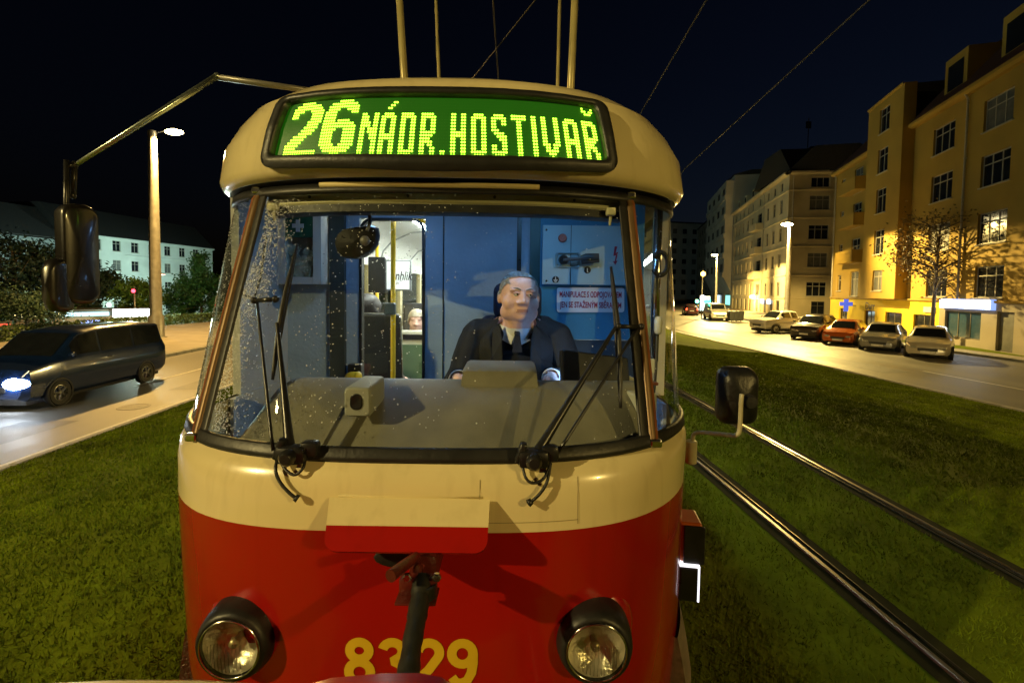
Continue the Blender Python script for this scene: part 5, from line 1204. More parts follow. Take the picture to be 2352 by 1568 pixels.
park(car('car', 'distant pale car behind the red tail lights on the right road', 'car', SUV, (0.40, 0.38, 0.33), (1.4, -1.35), 0.35, WINS), 32.2, 68.0, 253)
binm = mat('bin_plastic', (0.02, 0.022, 0.022), 0.5)
for k, (px, lb) in enumerate(((1678, 'dark waste bin standing nearest the white delivery van'), (1692, 'dark waste bin in the middle of the three kerb bins'), (1706, 'dark waste bin farthest right of the three kerb bins'))):
    p = at(px, 745, 48); t = tag(empty('waste_bin', (p.x, 48+0.3*k, RZ)), lb, 'bin', 'waste bins at the kerb')
    mb = MB(); mb.grid([[(x*s, y*s, z) for x, y in rrect(0.62, 0.75, 0.06, 3)] for s, z in ((0.78, 0.12), (1.0, 1.02), (1.04, 1.03), (1.04, 1.07))], close=True); mb.build('bin_body', binm, t, smooth=True, ang=40)
    mb = MB(); mb.grid([[(x*s, y*s, z) for x, y in rrect(0.66, 0.8, 0.06, 3)] for s, z in ((1.0, 1.07), (0.98, 1.10), (0.6, 1.17), (0.01, 1.18))], close=True); mb.build('lid', binm, t, smooth=True)
    mb = MB()
    for s in (-1, 1): mb.lathe([(0.02, -0.03), (0.1, -0.03), (0.1, 0.03), (0.02, 0.03)], (s*0.25, 0.28, 0.1), 'X', 12)
    mb.build('castors', tyre_m, t)
# ================================================================== buildings
wframe = mat('window_frame', (0.34, 0.32, 0.27), 0.5); wframe_d = mat('window_frame_dark', (0.10, 0.09, 0.07), 0.5)
pane_m = mat('window_pane', (0.012, 0.014, 0.018), 0.08, var=0.3, scale=1.0, spec=0.7); curtain_m = mat('window_curtain', (0.10, 0.10, 0.095), 0.6, var=0.3, scale=3)
_wm = {}
class Facade:
    """straight outer wall from P0 to P1 with real window openings, reveals, frames and panes"""
    def __init__(s, root, P0, P1, z0, z1, m, name='wall'):
        s.root = root; s.P0 = Vector((*P0, 0)); s.P1 = Vector((*P1, 0)); s.L = (s.P1-s.P0).length; s.d = (s.P1-s.P0)/s.L
        n = Vector((s.d.y, -s.d.x, 0)); mid = (s.P0+s.P1)/2
        if n.dot(-mid) < 0: n = -n
        s.n = n; s.z0, s.z1, s.m, s.name = z0, z1, m, name; s.op = []
    def pt(s, u, z, o=0.0): p = s.P0+s.d*u+s.n*o; return Vector((p.x, p.y, z))
    def win(s, u, z, w_, h, div=(2, 1), fm=None, sill=True, pm=None, glassy=True):
        s.op.append((u-w_/2, u+w_/2, z-h/2, z+h/2, div, fm or wframe, sill, pm or pane_m))
    def build(s):
        us = sorted({0.0, s.L}|{max(0, o[0]) for o in s.op}|{min(s.L, o[1]) for o in s.op}); zs_ = sorted({s.z0, s.z1}|{o[2] for o in s.op}|{o[3] for o in s.op})
        mb = MB()
        for a, b in zip(us[:-1], us[1:]):
            for c, d in zip(zs_[:-1], zs_[1:]):
                mu, mz = (a+b)/2, (c+d)/2
                if any(o[0] < mu < o[1] and o[2] < mz < o[3] for o in s.op): continue
                mb.add([s.pt(a, c), s.pt(b, c), s.pt(b, d), s.pt(a, d)], [(0, 1, 2, 3)])
        for (a, b, c, d, *_r) in s.op:
            q = [(a, c), (b, c), (b, d), (a, d)]
            for i in range(4):
                (u0, z0), (u1, z1) = q[i], q[(i+1) % 4]; mb.add([s.pt(u0, z0), s.pt(u1, z1), s.pt(u1, z1, -0.22), s.pt(u0, z0, -0.22)], [(0, 1, 2, 3)])
        mb.build(s.name, s.m, s.root, inv=True, clean=True)
        ang = math.atan2(s.d.y, s.d.x)
        for (a, b, c, d, div, fm, sill, pm) in s.op:
            w_, h = round(b-a, 2), round(d-c, 2); pm = random.choice((pm, pm, curtain_m)) if pm is pane_m else pm; key = (w_, h, div, fm.name, pm.name)
            flip = s.n.dot(Vector((s.d.y, -s.d.x, 0))) < 0
            if key not in _wm:
                f = MB(); t_ = 0.07
                f.box((0, 0, h/2-t_/2), (w_, 0.06, t_)); f.box((0, 0, -h/2+t_/2), (w_, 0.06, t_))
                for sx in (-1, 1): f.box((sx*(w_/2-t_/2), 0, 0), (t_, 0.06, h-2*t_))
                for k in range(1, div[0]): f.box((-w_/2+w_*k/div[0], 0, 0), (0.07, 0.055, h-2*t_))
                if div[1] > 1: f.box((0, 0, h*0.20), (w_-2*t_, 0.05, 0.06))
                p = MB(); p.box((0, 0, 0), (w_-0.1, 0.012, h-0.1))
                sl = MB(); sl.rbox((0, 0, 0), (w_+0.16, 0.16, 0.07), 0.012, seg=1)
                _wm[key] = (f.mesh('window', fm), p.mesh('pane', pm), sl.mesh('sill', sill_m))
            fme, pme, sme = _wm[key]
            c_ = s.pt((a+b)/2, (c+d)/2, -0.14)
            wo_ = bpy.data.objects.new('window', fme); link(wo_, s.root); wo_.location = c_-s.root.location; wo_.rotation_euler[2] = ang
            po_ = bpy.data.objects.new('pane', pme); link(po_, wo_)
            if sill: so = bpy.data.objects.new('sill', sme); link(so, wo_); so.location = (0, (-0.14 if not flip else 0.14), -h/2-0.035)
        return s
    def course(s, z, out=0.10, h=0.16, m=None, name='string_course', u0=0.0, u1=None):
        u1 = s.L if u1 is None else u1; mb = MB()
        prof = [(0.0, 0), (out*0.6, 0), (out, h*0.4), (out, h), (0, h)]
        mb.grid([[s.pt(u, z+b, a) for a, b in prof] for u in (u0, u1)]); mb.build(name, m or s.m, s.root, inv=True)
    def block(s, u0, u1, z0, z1, out, m, name, inn=0.0):
        mb = MB(); vs = [s.pt(u, z, o) for u in (u0, u1) for o in (-inn, out) for z in (z0, z1)]
        mb.add(vs, [(0, 1, 3, 2), (4, 6, 7, 5), (0, 4, 5, 1), (2, 3, 7, 6), (0, 2, 6, 4), (1, 5, 7, 3)]); return mb.build(name, m, s.root, inv=True)
def plaster(name, col, sc=0.35): return mat(name, col, 0.85, var=0.16, scale=sc, bump=0.12, bscale=14, rvar=0.05, detail=8)
sill_m = mat('sill_stone', (0.36, 0.33, 0.27), 0.7, var=0.15)
roof_red = mat('roof_tiles', (0.10, 0.035, 0.02), 0.8, var=0.3, scale=8, bump=0.6, bscale=30); roof_dark = mat('roof_dark', (0.03, 0.028, 0.026), 0.8, var=0.3, scale=6, bump=0.5, bscale=25)
def slope_roof(f, u0, u1, z0, rise, back, m, name='roof'):
    mb = MB(); mb.grid([[f.pt(u, z0, 0.35), f.pt(u, z0+0.12, 0.35), f.pt(u, z0+rise, -back), f.pt(u, z0+rise, -back-5), f.pt(u, z0, -back-9)] for u in (u0, u1)])
    for u in (u0, u1): mb.add([f.pt(u, z0, 0.35), f.pt(u, z0+0.12, 0.35), f.pt(u, z0+rise, -back), f.pt(u, z0+rise, -back-5), f.pt(u, z0, -back-9)], [(0, 1, 2, 3, 4)])
    return mb.build(name, m, f.root, inv=True)
G = -0.775
# ---- yellow corner house on the right
yb_ = tag(empty('apartment_house', (29, 30, G)), 'yellow ochre apartment house with bright yellow ground floor on the right', 'building')
ochre = plaster('ochre_plaster', (0.35, 0.225, 0.035)); yellow = plaster('yellow_plaster', (0.70, 0.50, 0.02)); shopgrey = plaster('shop_plaster', (0.30, 0.26, 0.20))
PF, PN = (34.4, 45.0), (20.8, 5.0)
f = Facade(yb_, PF, PN, 1.85, 14.2, ochre)
for z in (3.3, 6.3, 9.5, 12.6):
    for u in (11.35, 17.5, 22.2, 26.6, 31, 35.5): f.win(u, z-(0.0 if u < 13 else 0.35), 1.5 if u < 13 else 2.2, 1.75, (2, 2) if u < 13 else (3, 2))
    f.win(5.3, z-0.15, 1.7, 2.2, (2, 2)); f.win(2.0, z, 0.9, 1.5, (1, 2))
f.build(); f.course(14.0, 0.45, 0.3, name='cornice'); f.course(1.78, 0.12, 0.14, name='fascia_ledge')
for z in (5.0, 8.2, 11.3):
    f.block(3.7, 7.3, z, z+0.16, 1.0, ochre, 'balcony_slab'); f.block(3.7, 7.3, z+0.16, z+1.1, 1.0, ochre, 'balcony_wall', -0.9)
    for u in (3.7, 7.22): f.block(u, u+0.08, z+0.16, z+1.1, 1.0, ochre, 'balcony_side')
bay = f.block(8.7, 8.72, 2.0, 17.3, 0.75, ochre, 'bay_wall'); f.block(14.1, 14.12, 2.0, 17.3, 0.75, ochre, 'bay_wall')
fb2 = Facade(yb_, (f.pt(8.7, 0, 0.75).x, f.pt(8.7, 0, 0.75).y), (f.pt(14.12, 0, 0.75).x, f.pt(14.12, 0, 0.75).y), 2.0, 17.3, ochre, 'bay_wall')
for z in (6.3, 9.5, 12.6, 15.7): fb2.win(2.7, z, 1.55, 1.9, (2, 2))
fb2.win(2.7, 3.3, 1.55, 1.6, (2, 2)); fb2.build(); fb2.course(17.2, 0.12, 0.16, name='bay_coping'); f.block(8.7, 14.1, 1.9, 2.0, 0.75, ochre, 'bay_floor'); f.block(8.72, 14.1, 16.6, 17.2, 0.6, roof_dark, 'bay_roof', 3)
slope_roof(f, 0, 8.6, 14.3, 3.6, 3.0, roof_red); slope_roof(f, 14.2, f.L, 14.3, 4.2, 3.2, roof_red)
for u in (17.6, 22.6, 28, 33.5):
    f.block(u-1.1, u+1.1, 14.9, 17.4, -0.4, ochre, 'dormer', 3.2)
    o = f.block(u-0.75, u+0.75, 15.3, 16.9, -0.37, pane_m, 'dormer_pane', 0.39)
g = Facade(yb_, PF, (f.pt(18.0, 0).x, f.pt(18.0, 0).y), G, 1.78, yellow, 'ground_floor_wall')
for (a, b) in ((2.35, 4.2), (7.66, 9.5), (11.2, 13.6), (15.1, 17.3)): g.win((a+b)/2, 0.15, b-a, 1.45, (2, 1), wframe_d)
g.build()
h_ = Facade(yb_, (f.pt(18.0, 0).x, f.pt(18.0, 0).y), PN, G, 1.78, shopgrey, 'ground_floor_wall')
h_.win(2.2, 0.45, 3.2, 1.6, (3, 1), wframe_d, False, mat('shop_pane', (0.03, 0.07, 0.12), 0.1)); h_.win(5.6, 0.3, 1.2, 2.1, (1, 1), wframe_d, False); h_.win(9.5, 0.3, 2.2, 1.6, (2, 1), wframe_d); h_.win(14, 0.3, 2.2, 1.6, (2, 1), wframe_d); h_.build()  # blue light in the wide shop window put into its pane colour
mb = MB(); vs = [f.pt(u, z, o) for u in (0, f.L) for o in (-12, -0.3) for z in (G, 14.2)]
mb.add(vs, [(0, 1, 3, 2), (4, 6, 7, 5), (0, 4, 5, 1), (2, 3, 7, 6), (1, 5, 7, 3)]); mb.build('inner_block', roof_dark, yb_, inv=True)
f.block(0, 0.02, G, 14.2, 0.0, ochre, 'end_wall', 12); f.block(f.L-0.02, f.L, G, 14.2, 0.0, ochre, 'end_wall', 12)
# rain pipes
def pipe(f_, u, z0, z1):
    mb = MB(); mb.tube([f_.pt(u, z1, 0.3), f_.pt(u, z1-0.35, 0.12), f_.pt(u, z0, 0.12)], 0.06, 8)
    for z in L3(z0+1.5, z1-1.5, 4): mb.lathe([(0.06, -0.03), (0.085, -0.03), (0.085, 0.03), (0.06, 0.03)], f_.pt(u, z, 0.12), 'Z', 8)
    mb.build('rain_pipe', sill_m, f_.root, inv=True, smooth=True, ang=40)
for u in (0.5, 8.2, 19.9, 29.0): pipe(f, u, 1.95, 14.1)
# signs on it
def sign_root(name, lb, cat, p): return tag(empty(name, p), lb, cat)
sg_ = sign_root('shop_sign', 'long glowing white shop sign over the blue-lit window on the right', 'sign', tuple(f.pt(20.6, 1.45, 0.1)))
mb = MB(); vs = [f.pt(u, z, o) for u in (18.4, 22.9) for o in (0.002, 0.22) for z in (1.40, 1.98)]; bf = [(0, 1, 3, 2), (4, 6, 7, 5), (0, 4, 5, 1), (2, 3, 7, 6), (0, 2, 6, 4), (1, 5, 7, 3)]
mb.add(vs, bf); mb.build('sign_case', emit('sign_blue_edge', (0.30, 0.45, 1.0), 1.2), sg_, inv=True)
mb = MB(); vs = [f.pt(u, z, o) for u in (18.46, 22.84) for o in (0.222, 0.235) for z in (1.45, 1.93)]; mb.add(vs, bf); mb.build('sign_face', emit('sign_white_lit', (0.85, 0.93, 1.0), 9.0), sg_, inv=True)
cr_ = sign_root('pharmacy_cross', 'blue cross sign standing out from the yellow ground floor', 'sign', tuple(f.pt(5.9, 1.0, 0.3)))
bl = emit('cross_blue', (0.08, 0.14, 0.75), 0.9, (0.03, 0.05, 0.4)); c = f.pt(5.9, 1.22, 0.75); cm_ = MB()
e1 = Vector((0.85, -0.53, 0)).normalized(); rot_ = Matrix.Rotation(math.atan2(e1.y, e1.x), 3, 'Z')
cm_.box(c, (0.34, 0.14, 1.1), rot_); cm_.box(c+Vector((0, 0, 0.12)), (0.95, 0.15, 0.34), rot_); cm_.build('cross', bl, cr_, inv=True)
cm_ = MB(); cm_.tube([f.pt(5.9, 1.22, 0.0), f.pt(5.9, 1.22, 0.7)], 0.03, 6); cm_.build('bracket', trim_m, cr_, inv=True)
tx = sign_root('shop_lettering', 'dark painted lettering on the bright yellow shop front', 'sign', tuple(f.pt(8.5, 1.25, 0.02)))
vs, fs = text_mesh('Darr', 0.85, bold=0.02, res=4); mb = MB(); mb.add([f.pt(8.6+v[0], 1.22+v[1], 0.012) for v in vs], fs); tag(mb.build('letters', mat('letter_brown', (0.10, 0.06, 0.01), 0.6), tx, inv=True), kind='stuff')
sm = sign_root('small_sign', 'small pale sign on the wall left of the glowing shop sign', 'sign', tuple(f.pt(17.2, 1.2, 0.02)))
mb = MB(); vs = [f.pt(u, z, o) for u in (16.4, 17.6) for o in (0.002, 0.08) for z in (1.05, 1.42)]; mb.add(vs, bf); mb.build('panel', mat('sign_pale', (0.55, 0.6, 0.65), 0.5), sm, inv=True)
# ---- corner house with the big triple windows
cb_ = tag(empty('apartment_house', (43, 66, G)), 'cream corner apartment house with wide triple windows and dark mansard roof', 'building')
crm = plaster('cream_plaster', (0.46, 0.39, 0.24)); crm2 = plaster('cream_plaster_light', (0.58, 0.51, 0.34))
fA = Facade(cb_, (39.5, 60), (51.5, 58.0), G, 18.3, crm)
for z in (2.9, 6.8, 10.5, 14.4): fA.win(3.9, z, 2.5, 1.9, (3, 2)); fA.win(9.0, z, 1.4, 1.9, (2, 2))
fA.win(4.2, 0.25, 1.7, 2.0, (2, 2), wframe_d, False); fA.win(8.6, 0.3, 1.4, 1.7, (2, 1), wframe_d); fA.win(3.9, 17.1, 2.3, 1.3, (3, 1)); fA.build()
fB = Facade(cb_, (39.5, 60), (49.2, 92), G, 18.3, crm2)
for z in (2.9, 6.8, 10.5, 14.4):
    for u in (3.0, 6.2, 9.4, 18.6, 21.6, 25.0, 28.2, 31.2): fB.win(u, z, 1.15, 1.9, (2, 2))
    fB.win(14.0, z, 2.6, 1.7, (3, 2), wframe_d)
for u in (3, 6.2, 9.4, 14, 18.6, 21.6, 25, 28.2, 31.2): fB.win(u, 17.1, 1.0, 1.2, (2, 1)); fB.win(u, 0.25, 1.5, 2.0, (2, 1), wframe_d, False)
fB.build()
for q in (fA, fB):
    for z in (1.55, 4.6, 8.5, 12.3, 16.0): q.course(z, 0.14, 0.2)
    q.course(18.1, 0.6, 0.4, name='cornice')
for q, u in ((fA, 0.5), (fA, 6.6), (fB, 11.2), (fB, 31.8)): pipe(q, u, G, 18.0)
for z in (4.7, 8.6, 12.4): fB.block(11.9, 16.1, z, z+1.1, 1.1, crm2, 'oriel_parapet')
slope_roof(fA, 0, fA.L, 18.4, 4.0, 3.0, roof_dark); slope_roof(fB, 0, fB.L, 18.4, 3.4, 3.0, roof_dark)
for u in (4, 9, 14, 19.5, 25, 30): fB.block(u-0.7, u+0.7, 18.7, 20.4, -0.2, crm2, 'dormer', 2.5); fB.block(u-0.4, u+0.4, 19.1, 20.1, -0.17, pane_m, 'dormer_pane', 0.19)
for u in (8, 22): fB.block(u, u+1.2, 20, 24.0, -5, roof_dark, 'chimney', 6.2)
mb = MB(); mb.tube([(46, 66, 22), (46, 66, 28)], 0.06, 6); mb.box((46, 66, 27), (0.8, 0.05, 1.0)); mb.build('roof_antenna', trim_m, cb_, inv=True)
aw = tag(empty('shop_lantern', tuple(fB.pt(14.5, 1.9, 0.3))), 'glowing orange lantern over the corner shop door', 'lamp')
mb = MB(); mb.sphere(fB.pt(14.5, 1.7, 0.5), (0.5, 0.5, 0.35), 12, 8); mb.build('globe', emit('lantern', (1.0, 0.62, 0.12), 16.0), aw, inv=True, smooth=True)
mb = MB(); mb.tube([fB.pt(14.5, 1.9, 0.0), fB.pt(14.5, 1.95, 0.5), fB.pt(14.5, 1.8, 0.5)], 0.04, 6); mb.build('bracket', trim_m, aw, inv=True)
L = bpy.data.lights.new('lantern_light', 'POINT'); L.energy = 2800; L.color = (1, 0.62, 0.15); L.shadow_soft_size = 0.4; lo = bpy.data.objects.new('lantern_light', L); COL.objects.link(lo); lo.parent = aw; lo.location = fB.pt(14.5, 1.5, 1.3)-aw.location
for u, colr, lb in ((7.0, (0.75, 0.9, 1.0), 'small bright white shop sign on the corner house'), (10.5, (0.45, 0.60, 1.0), 'small pale blue shop sign on the corner house')):
    s_ = tag(empty('shop_sign', tuple(fB.pt(u, 0.8, 0.1))), lb, 'sign'); mb = MB(); mb.add([fB.pt(a, z, o) for a in (u-0.7, u+0.7) for o in (0.03, 0.15) for z in (0.7, 1.35)], bf); mb.build('sign_face', emit('sgn'+str(u), colr, 4.0), s_, inv=True)
# ---- tall house with projecting bays
tb_ = tag(empty('apartment_house', (54, 103, G)), 'tall pale apartment block with dark strip windows on a slanted overhang', 'building')
pal = plaster('pale_plaster', (0.46, 0.44, 0.38)); fT = Facade(tb_, (49.3, 92.3), (56.5, 116), G, 26.5, pal); fT.win(4, 0.8, 5, 2.6, (3, 1), wframe_d, False); fT.win(12, 0.8, 5, 2.6, (3, 1), wframe_d, False); fT.win(19, 0.8, 5, 2.6, (3, 1), wframe_d, False); fT.build()
o2 = 1.5
fT2 = Facade(tb_, tuple(fT.pt(0.5, 0, o2).to_2d()), tuple(fT.pt(fT.L-0.5, 0, o2).to_2d()), 5.6, 25.5, pal, 'bay_wall')
for z in (7.6, 11.7, 15.7, 19.7, 23.5):
    for u in (3.0, 8.5, 14.5, 20.5): fT2.win(u, z, 3.2, 1.7, (2, 1), wframe_d, False)
fT2.build()
for z in (5.6, 9.6, 13.7, 17.7, 21.6): fT2.block(0, fT2.L, z, z+1.0, 0.25, pal, 'parapet_band')
mb = MB(); mb.grid([[fT.pt(u, 2.6, 0.02), fT.pt(u, 5.6, o2)] for u in (0.5, fT.L-0.5)]); 
for u in (0.5, fT.L-0.5): mb.add([fT.pt(u, 2.6, 0.02), fT.pt(u, 5.6, o2), fT.pt(u, 25.5, o2), fT.pt(u, 25.5, 0.02)], [(0, 1, 2, 3)])
mb.build('overhang', pal, tb_, inv=True); slope_roof(fT, 0, fT.L, 26.4, 1.0, 3.0, roof_dark)
nA = Facade(tb_, (49.3, 92.3), (58, 90), 18.0, 26.5, pal, 'gable_wall'); nA.build()
for u, colr, lb in ((3, (0.3, 1.0, 0.85), 'turquoise lit shop window under the slanted overhang'), (14, (0.6, 0.85, 1.0), 'pale blue lit shop window under the slanted overhang')):
    s_ = tag(empty('shop_window', tuple(fT.pt(u, 0.8, 0.1))), lb, 'shop window'); mb = MB(); mb.add([fT.pt(a, z, o) for a in (u-2.2, u+2.2) for o in (0.02, 0.06) for z in (-0.2, 1.8)], bf); mb.build('lit_pane', emit('swin'+str(u), colr, 1.6), s_, inv=True)
# ---- farther houses
fb_ = tag(empty('apartment_house', (62, 128, G)), 'low dark apartment house between the tall block and the street end', 'building')
fF = Facade(fb_, (56.6, 116.4), (64, 141), G, 22, plaster('brown_plaster', (0.20, 0.18, 0.14)))
for z in (3, 6.6, 10.2, 13.8, 17.4, 20):
    for u in (3, 7.5, 12, 16.5, 21): fF.win(u, z, 2.4, 1.6, (2, 1), wframe_d, False)
fF.build(); slope_roof(fF, 0, fF.L, 22, 2.0, 3.0, roof_dark)
eb_ = tag(empty('apartment_house', (74, 168, G)), 'pale grey apartment block closing the far end of the street', 'building')
fE = Facade(eb_, (64, 166), (92, 170), G, 28, plaster('grey_plaster', (0.36, 0.37, 0.34)))
for z in (2.5, 6.3, 10.1, 13.9, 17.7, 21.5, 25):
    for u in (3, 7, 11, 15, 19, 23): fE.win(u, z, 1.7, 1.8, (2, 1), wframe_d, False)
fE.build(); slope_roof(fE, 0, fE.L, 28, 1.0, 3, roof_dark)
# ---- white house on the far left
wh = tag(empty('apartment_house', (-60, 80, -5.1)), 'long white four-storey apartment house with dark roof on the far left', 'building')
wp = plaster('white_plaster', (0.50, 0.53, 0.50)); fW = Facade(wh, (-61.9, 68.5), (-56.8, 95), -5.1, 9.7, wp)
for z in (8.6, 5.5, 2.2, -1.0, -3.9):
    u = 1.6
    while u < 26: fW.win(u, z-0.1, 1.3, 1.7, (2, 2), wframe); u += 3.05
fW.build(); fW.course(9.5, 0.5, 0.3, name='cornice'); fW.course(7.0, 0.12, 0.16, u0=9.0); fW.course(3.9, 0.12, 0.16, u0=9.0); fW.course(0.6, 0.12, 0.16, u0=9.0); slope_roof(fW, 0, fW.L, 9.8, 4.4, 4.0, roof_dark)
wl_ = tag(empty('apartment_house', (-66, 60, -5.1)), 'dark stepped apartment house left of the long white house', 'building')
fV = Facade(wl_, (-66.0, 50), (-62.1, 68.2), -5.1, 8.6, plaster('dull_plaster', (0.20, 0.22, 0.22)))
for z in (7.3, 4.2, 1.0, -2.2):
    u = 2.0
    while u < 17: fV.win(u, z, 1.3, 1.7, (2, 2), wframe); u += 3.2
fV.build(); slope_roof(fV, 0, fV.L, 8.7, 4.6, 4.0, roof_dark)
for k, u in enumerate((8, 12)): fV.block(u-0.6, u+0.6, 10.6, 11.3, -1.8, emit('skylight', (0.15, 0.55, 0.9), 0.6), 'skylight', 2.4)
# ================================================================== trees, kiosk, signals, wires
bark = mat('bark', (0.075, 0.055, 0.035), 0.9, var=0.3, scale=12, bump=0.8, bscale=30)
def tree(label, base, h, crown_c, crown_r, leafcol, nleaf, leaf, seed, group=None, name='tree', trunk_r=0.14, twigs=40, cone=False):
    rnd = random.Random(seed); t = tag(empty(name, base), label, 'tree', group)
    B = Vector(base); C = Vector(crown_c); tr = MB()
    top = Vector((C.x-B.x, C.y-B.y, C.z-B.z+crown_r[2]*0.55)); 
    tr.tube(smoothpath([(0, 0, 0), (top.x*0.2, top.y*0.3, top.z*0.35), (top.x*0.7, top.y*0.6, top.z*0.7), tuple(top)], 4), [trunk_r*(1-0.06*k) for k in range(13)], 9)
    cc = C-B; tips = []
    for k in range(twigs):
        a = rnd.uniform(0, 2*PI); e = rnd.uniform(-0.75, 0.95); rr_ = rnd.uniform(0.55, 1.0); kx = 1.0
        if cone: kx = max(0.15, 0.55-0.5*e)*1.6
        end = cc+Vector((math.cos(a)*math.sqrt(1-e*e)*crown_r[0]*rr_*kx, math.sin(a)*math.sqrt(1-e*e)*crown_r[1]*rr_*kx, e*crown_r[2]*rr_))
        s0 = Vector((top.x*0.6, top.y*0.6, max(top.z*0.30, min(top.z*0.95, end.z-rnd.uniform(0.3, 0.9)*crown_r[2]*0.6))))
        mid = s0.lerp(end, 0.5)+Vector((rnd.gauss(0, 0.08), rnd.gauss(0, 0.08), rnd.uniform(0, 0.15)*crown_r[2]*0.4))
        pts = smoothpath([s0, mid, end], 3); tr.tube(pts, [trunk_r*0.30*(1-0.13*i) for i in range(len(pts))], 5); tips.append((mid, end))
        for q in range(3):
            p = mid.lerp(end, rnd.uniform(0.2, 1)); e2 = p+Vector((rnd.gauss(0, 0.22), rnd.gauss(0, 0.22), rnd.gauss(0.08, 0.18)))*crown_r[0]*0.8; tr.tube([p, e2], [trunk_r*0.09, trunk_r*0.03], 4); tips.append((p, e2))
    tr.build('trunk', bark, t, smooth=True)
    lv = MB(); vs, fs = [], []
    for k in range(nleaf):
        a, b = rnd.choice(tips); p = a.lerp(b, rnd.random()**0.6)+Vector((rnd.gauss(0, 1), rnd.gauss(0, 1), rnd.gauss(0, 1)))*crown_r[0]*0.10
        n = Vector((rnd.gauss(0, 1), rnd.gauss(0, 1), rnd.gauss(0.4, 1))).normalized(); e1 = n.orthogonal().normalized(); e1.rotate(Matrix.Rotation(rnd.uniform(0, 6.28), 3, n)); e2 = n.cross(e1)
        s_ = leaf*rnd.uniform(0.6, 1.3); i = len(vs)
        vs += [p-e1*s_, p+e2*s_*0.55+n*s_*0.1, p+e1*s_, p-e2*s_*0.55+n*s_*0.1]; fs.append((i, i+1, i+2, i+3))
    me = bpy.data.meshes.new('crown'); me.from_pydata(vs, [], fs)
    me.materials.append(mat('leaf_'+str(seed), leafcol, 0.6, var=0.5, scale=0.9, rvar=0.05)); link(bpy.data.objects.new('crown', me), t)
    return t
def gz(x): return -0.78 if x > -24 else (-0.8+(x+24)*0.14 if x > -30 else (-1.6+(x+30)*0.243 if x > -44 else -5.1))
c = at(2185, 585, 27.0); tree('sparse autumn tree with bare twigs before the ochre house', (27.4, 27.2, -0.77), 6, (27.6, 27.2, 4.9), (3.4, 3.0, 2.9), (0.13, 0.085, 0.012), 2600, 0.085, 21, twigs=70, trunk_r=0.13)
c = at(320, 690, 46); tree('bright green round tree in front of the white house', (c.x, 46, gz(c.x)), 6, (c.x, 46, c.z), (2.2, 2.2, 2.0), (0.09, 0.17, 0.025), 6000, 0.14, 22, 'trees on the left side')
c = at(462, 668, 48); tree('tall dark green conifer at the right end of the white house', (c.x, 48, gz(c.x)), 6, (c.x, 48, c.z+0.3), (2.3, 2.3, 4.2), (0.02, 0.09, 0.03), 8000, 0.14, 23, 'trees on the left side', cone=True)
c = at(425, 690, 52); tree('lower green tree beside the tall conifer', (c.x, 52, gz(c.x)), 6, (c.x, 52, c.z), (2.2, 2.2, 3.0), (0.025, 0.10, 0.035), 6000, 0.14, 24, 'trees on the left side')
c = at(30, 640, 40); tree('large dark tree at the left picture edge', (c.x, 40, gz(c.x)), 6, (c.x, 40, c.z), (4.2, 3.6, 4.2), (0.012, 0.03, 0.018), 8000, 0.16, 25, 'trees on the left side', trunk_r=0.25)
c = at(130, 660, 43); tree('dark tree behind the tram mirror', (c.x, 43, gz(c.x)), 6, (c.x, 43, c.z), (3.6, 3.4, 3.8), (0.012, 0.03, 0.018), 7000, 0.16, 26, 'trees on the left side', trunk_r=0.22)
c = at(215, 655, 50); tree('dim tree between the mirror and the bright green tree', (c.x, 50, gz(c.x)), 6, (c.x, 50, c.z-0.5), (2.8, 2.8, 3.2), (0.02, 0.045, 0.022), 6000, 0.16, 27, 'trees on the left side')
c = at(60, 715, 30); tree('low pale shrub tree beyond the van', (c.x, 30, gz(c.x)), 3, (c.x, 30, c.z+0.2), (2.4, 1.8, 1.1), (0.05, 0.09, 0.055), 5000, 0.10, 28, 'trees on the left side', trunk_r=0.08)
# low hedge behind the left pavement
hg = tag(empty('hedge', (-25.5, 36, -1.0)), 'low clipped hedge along the back of the left pavement', 'hedge'); rnd = random.Random(9); vs, fs = [], []
for k in range(14000):
    y = rnd.uniform(20, 60); x = -25.3+bend(y)+rnd.uniform(-0.7, 0.7); z = -0.8+rnd.uniform(0, 0.75)
    n = Vector((rnd.gauss(0, 1), rnd.gauss(0, 1), rnd.gauss(0.3, 1))).normalized(); e1 = n.orthogonal().normalized(); e2 = n.cross(e1); s_ = rnd.uniform(0.05, 0.11); p = Vector((x, y, z)); i = len(vs)
    vs += [p-e1*s_, p+e2*s_*0.6, p+e1*s_, p-e2*s_*0.6]; fs.append((i, i+1, i+2, i+3))
me = bpy.data.meshes.new('hedge_leaves'); me.from_pydata(vs, [], fs); me.materials.append(mat('hedge_leaf', (0.05, 0.08, 0.02), 0.7, var=0.4, scale=2)); link(bpy.data.objects.new('hedge_leaves', me), hg, True)
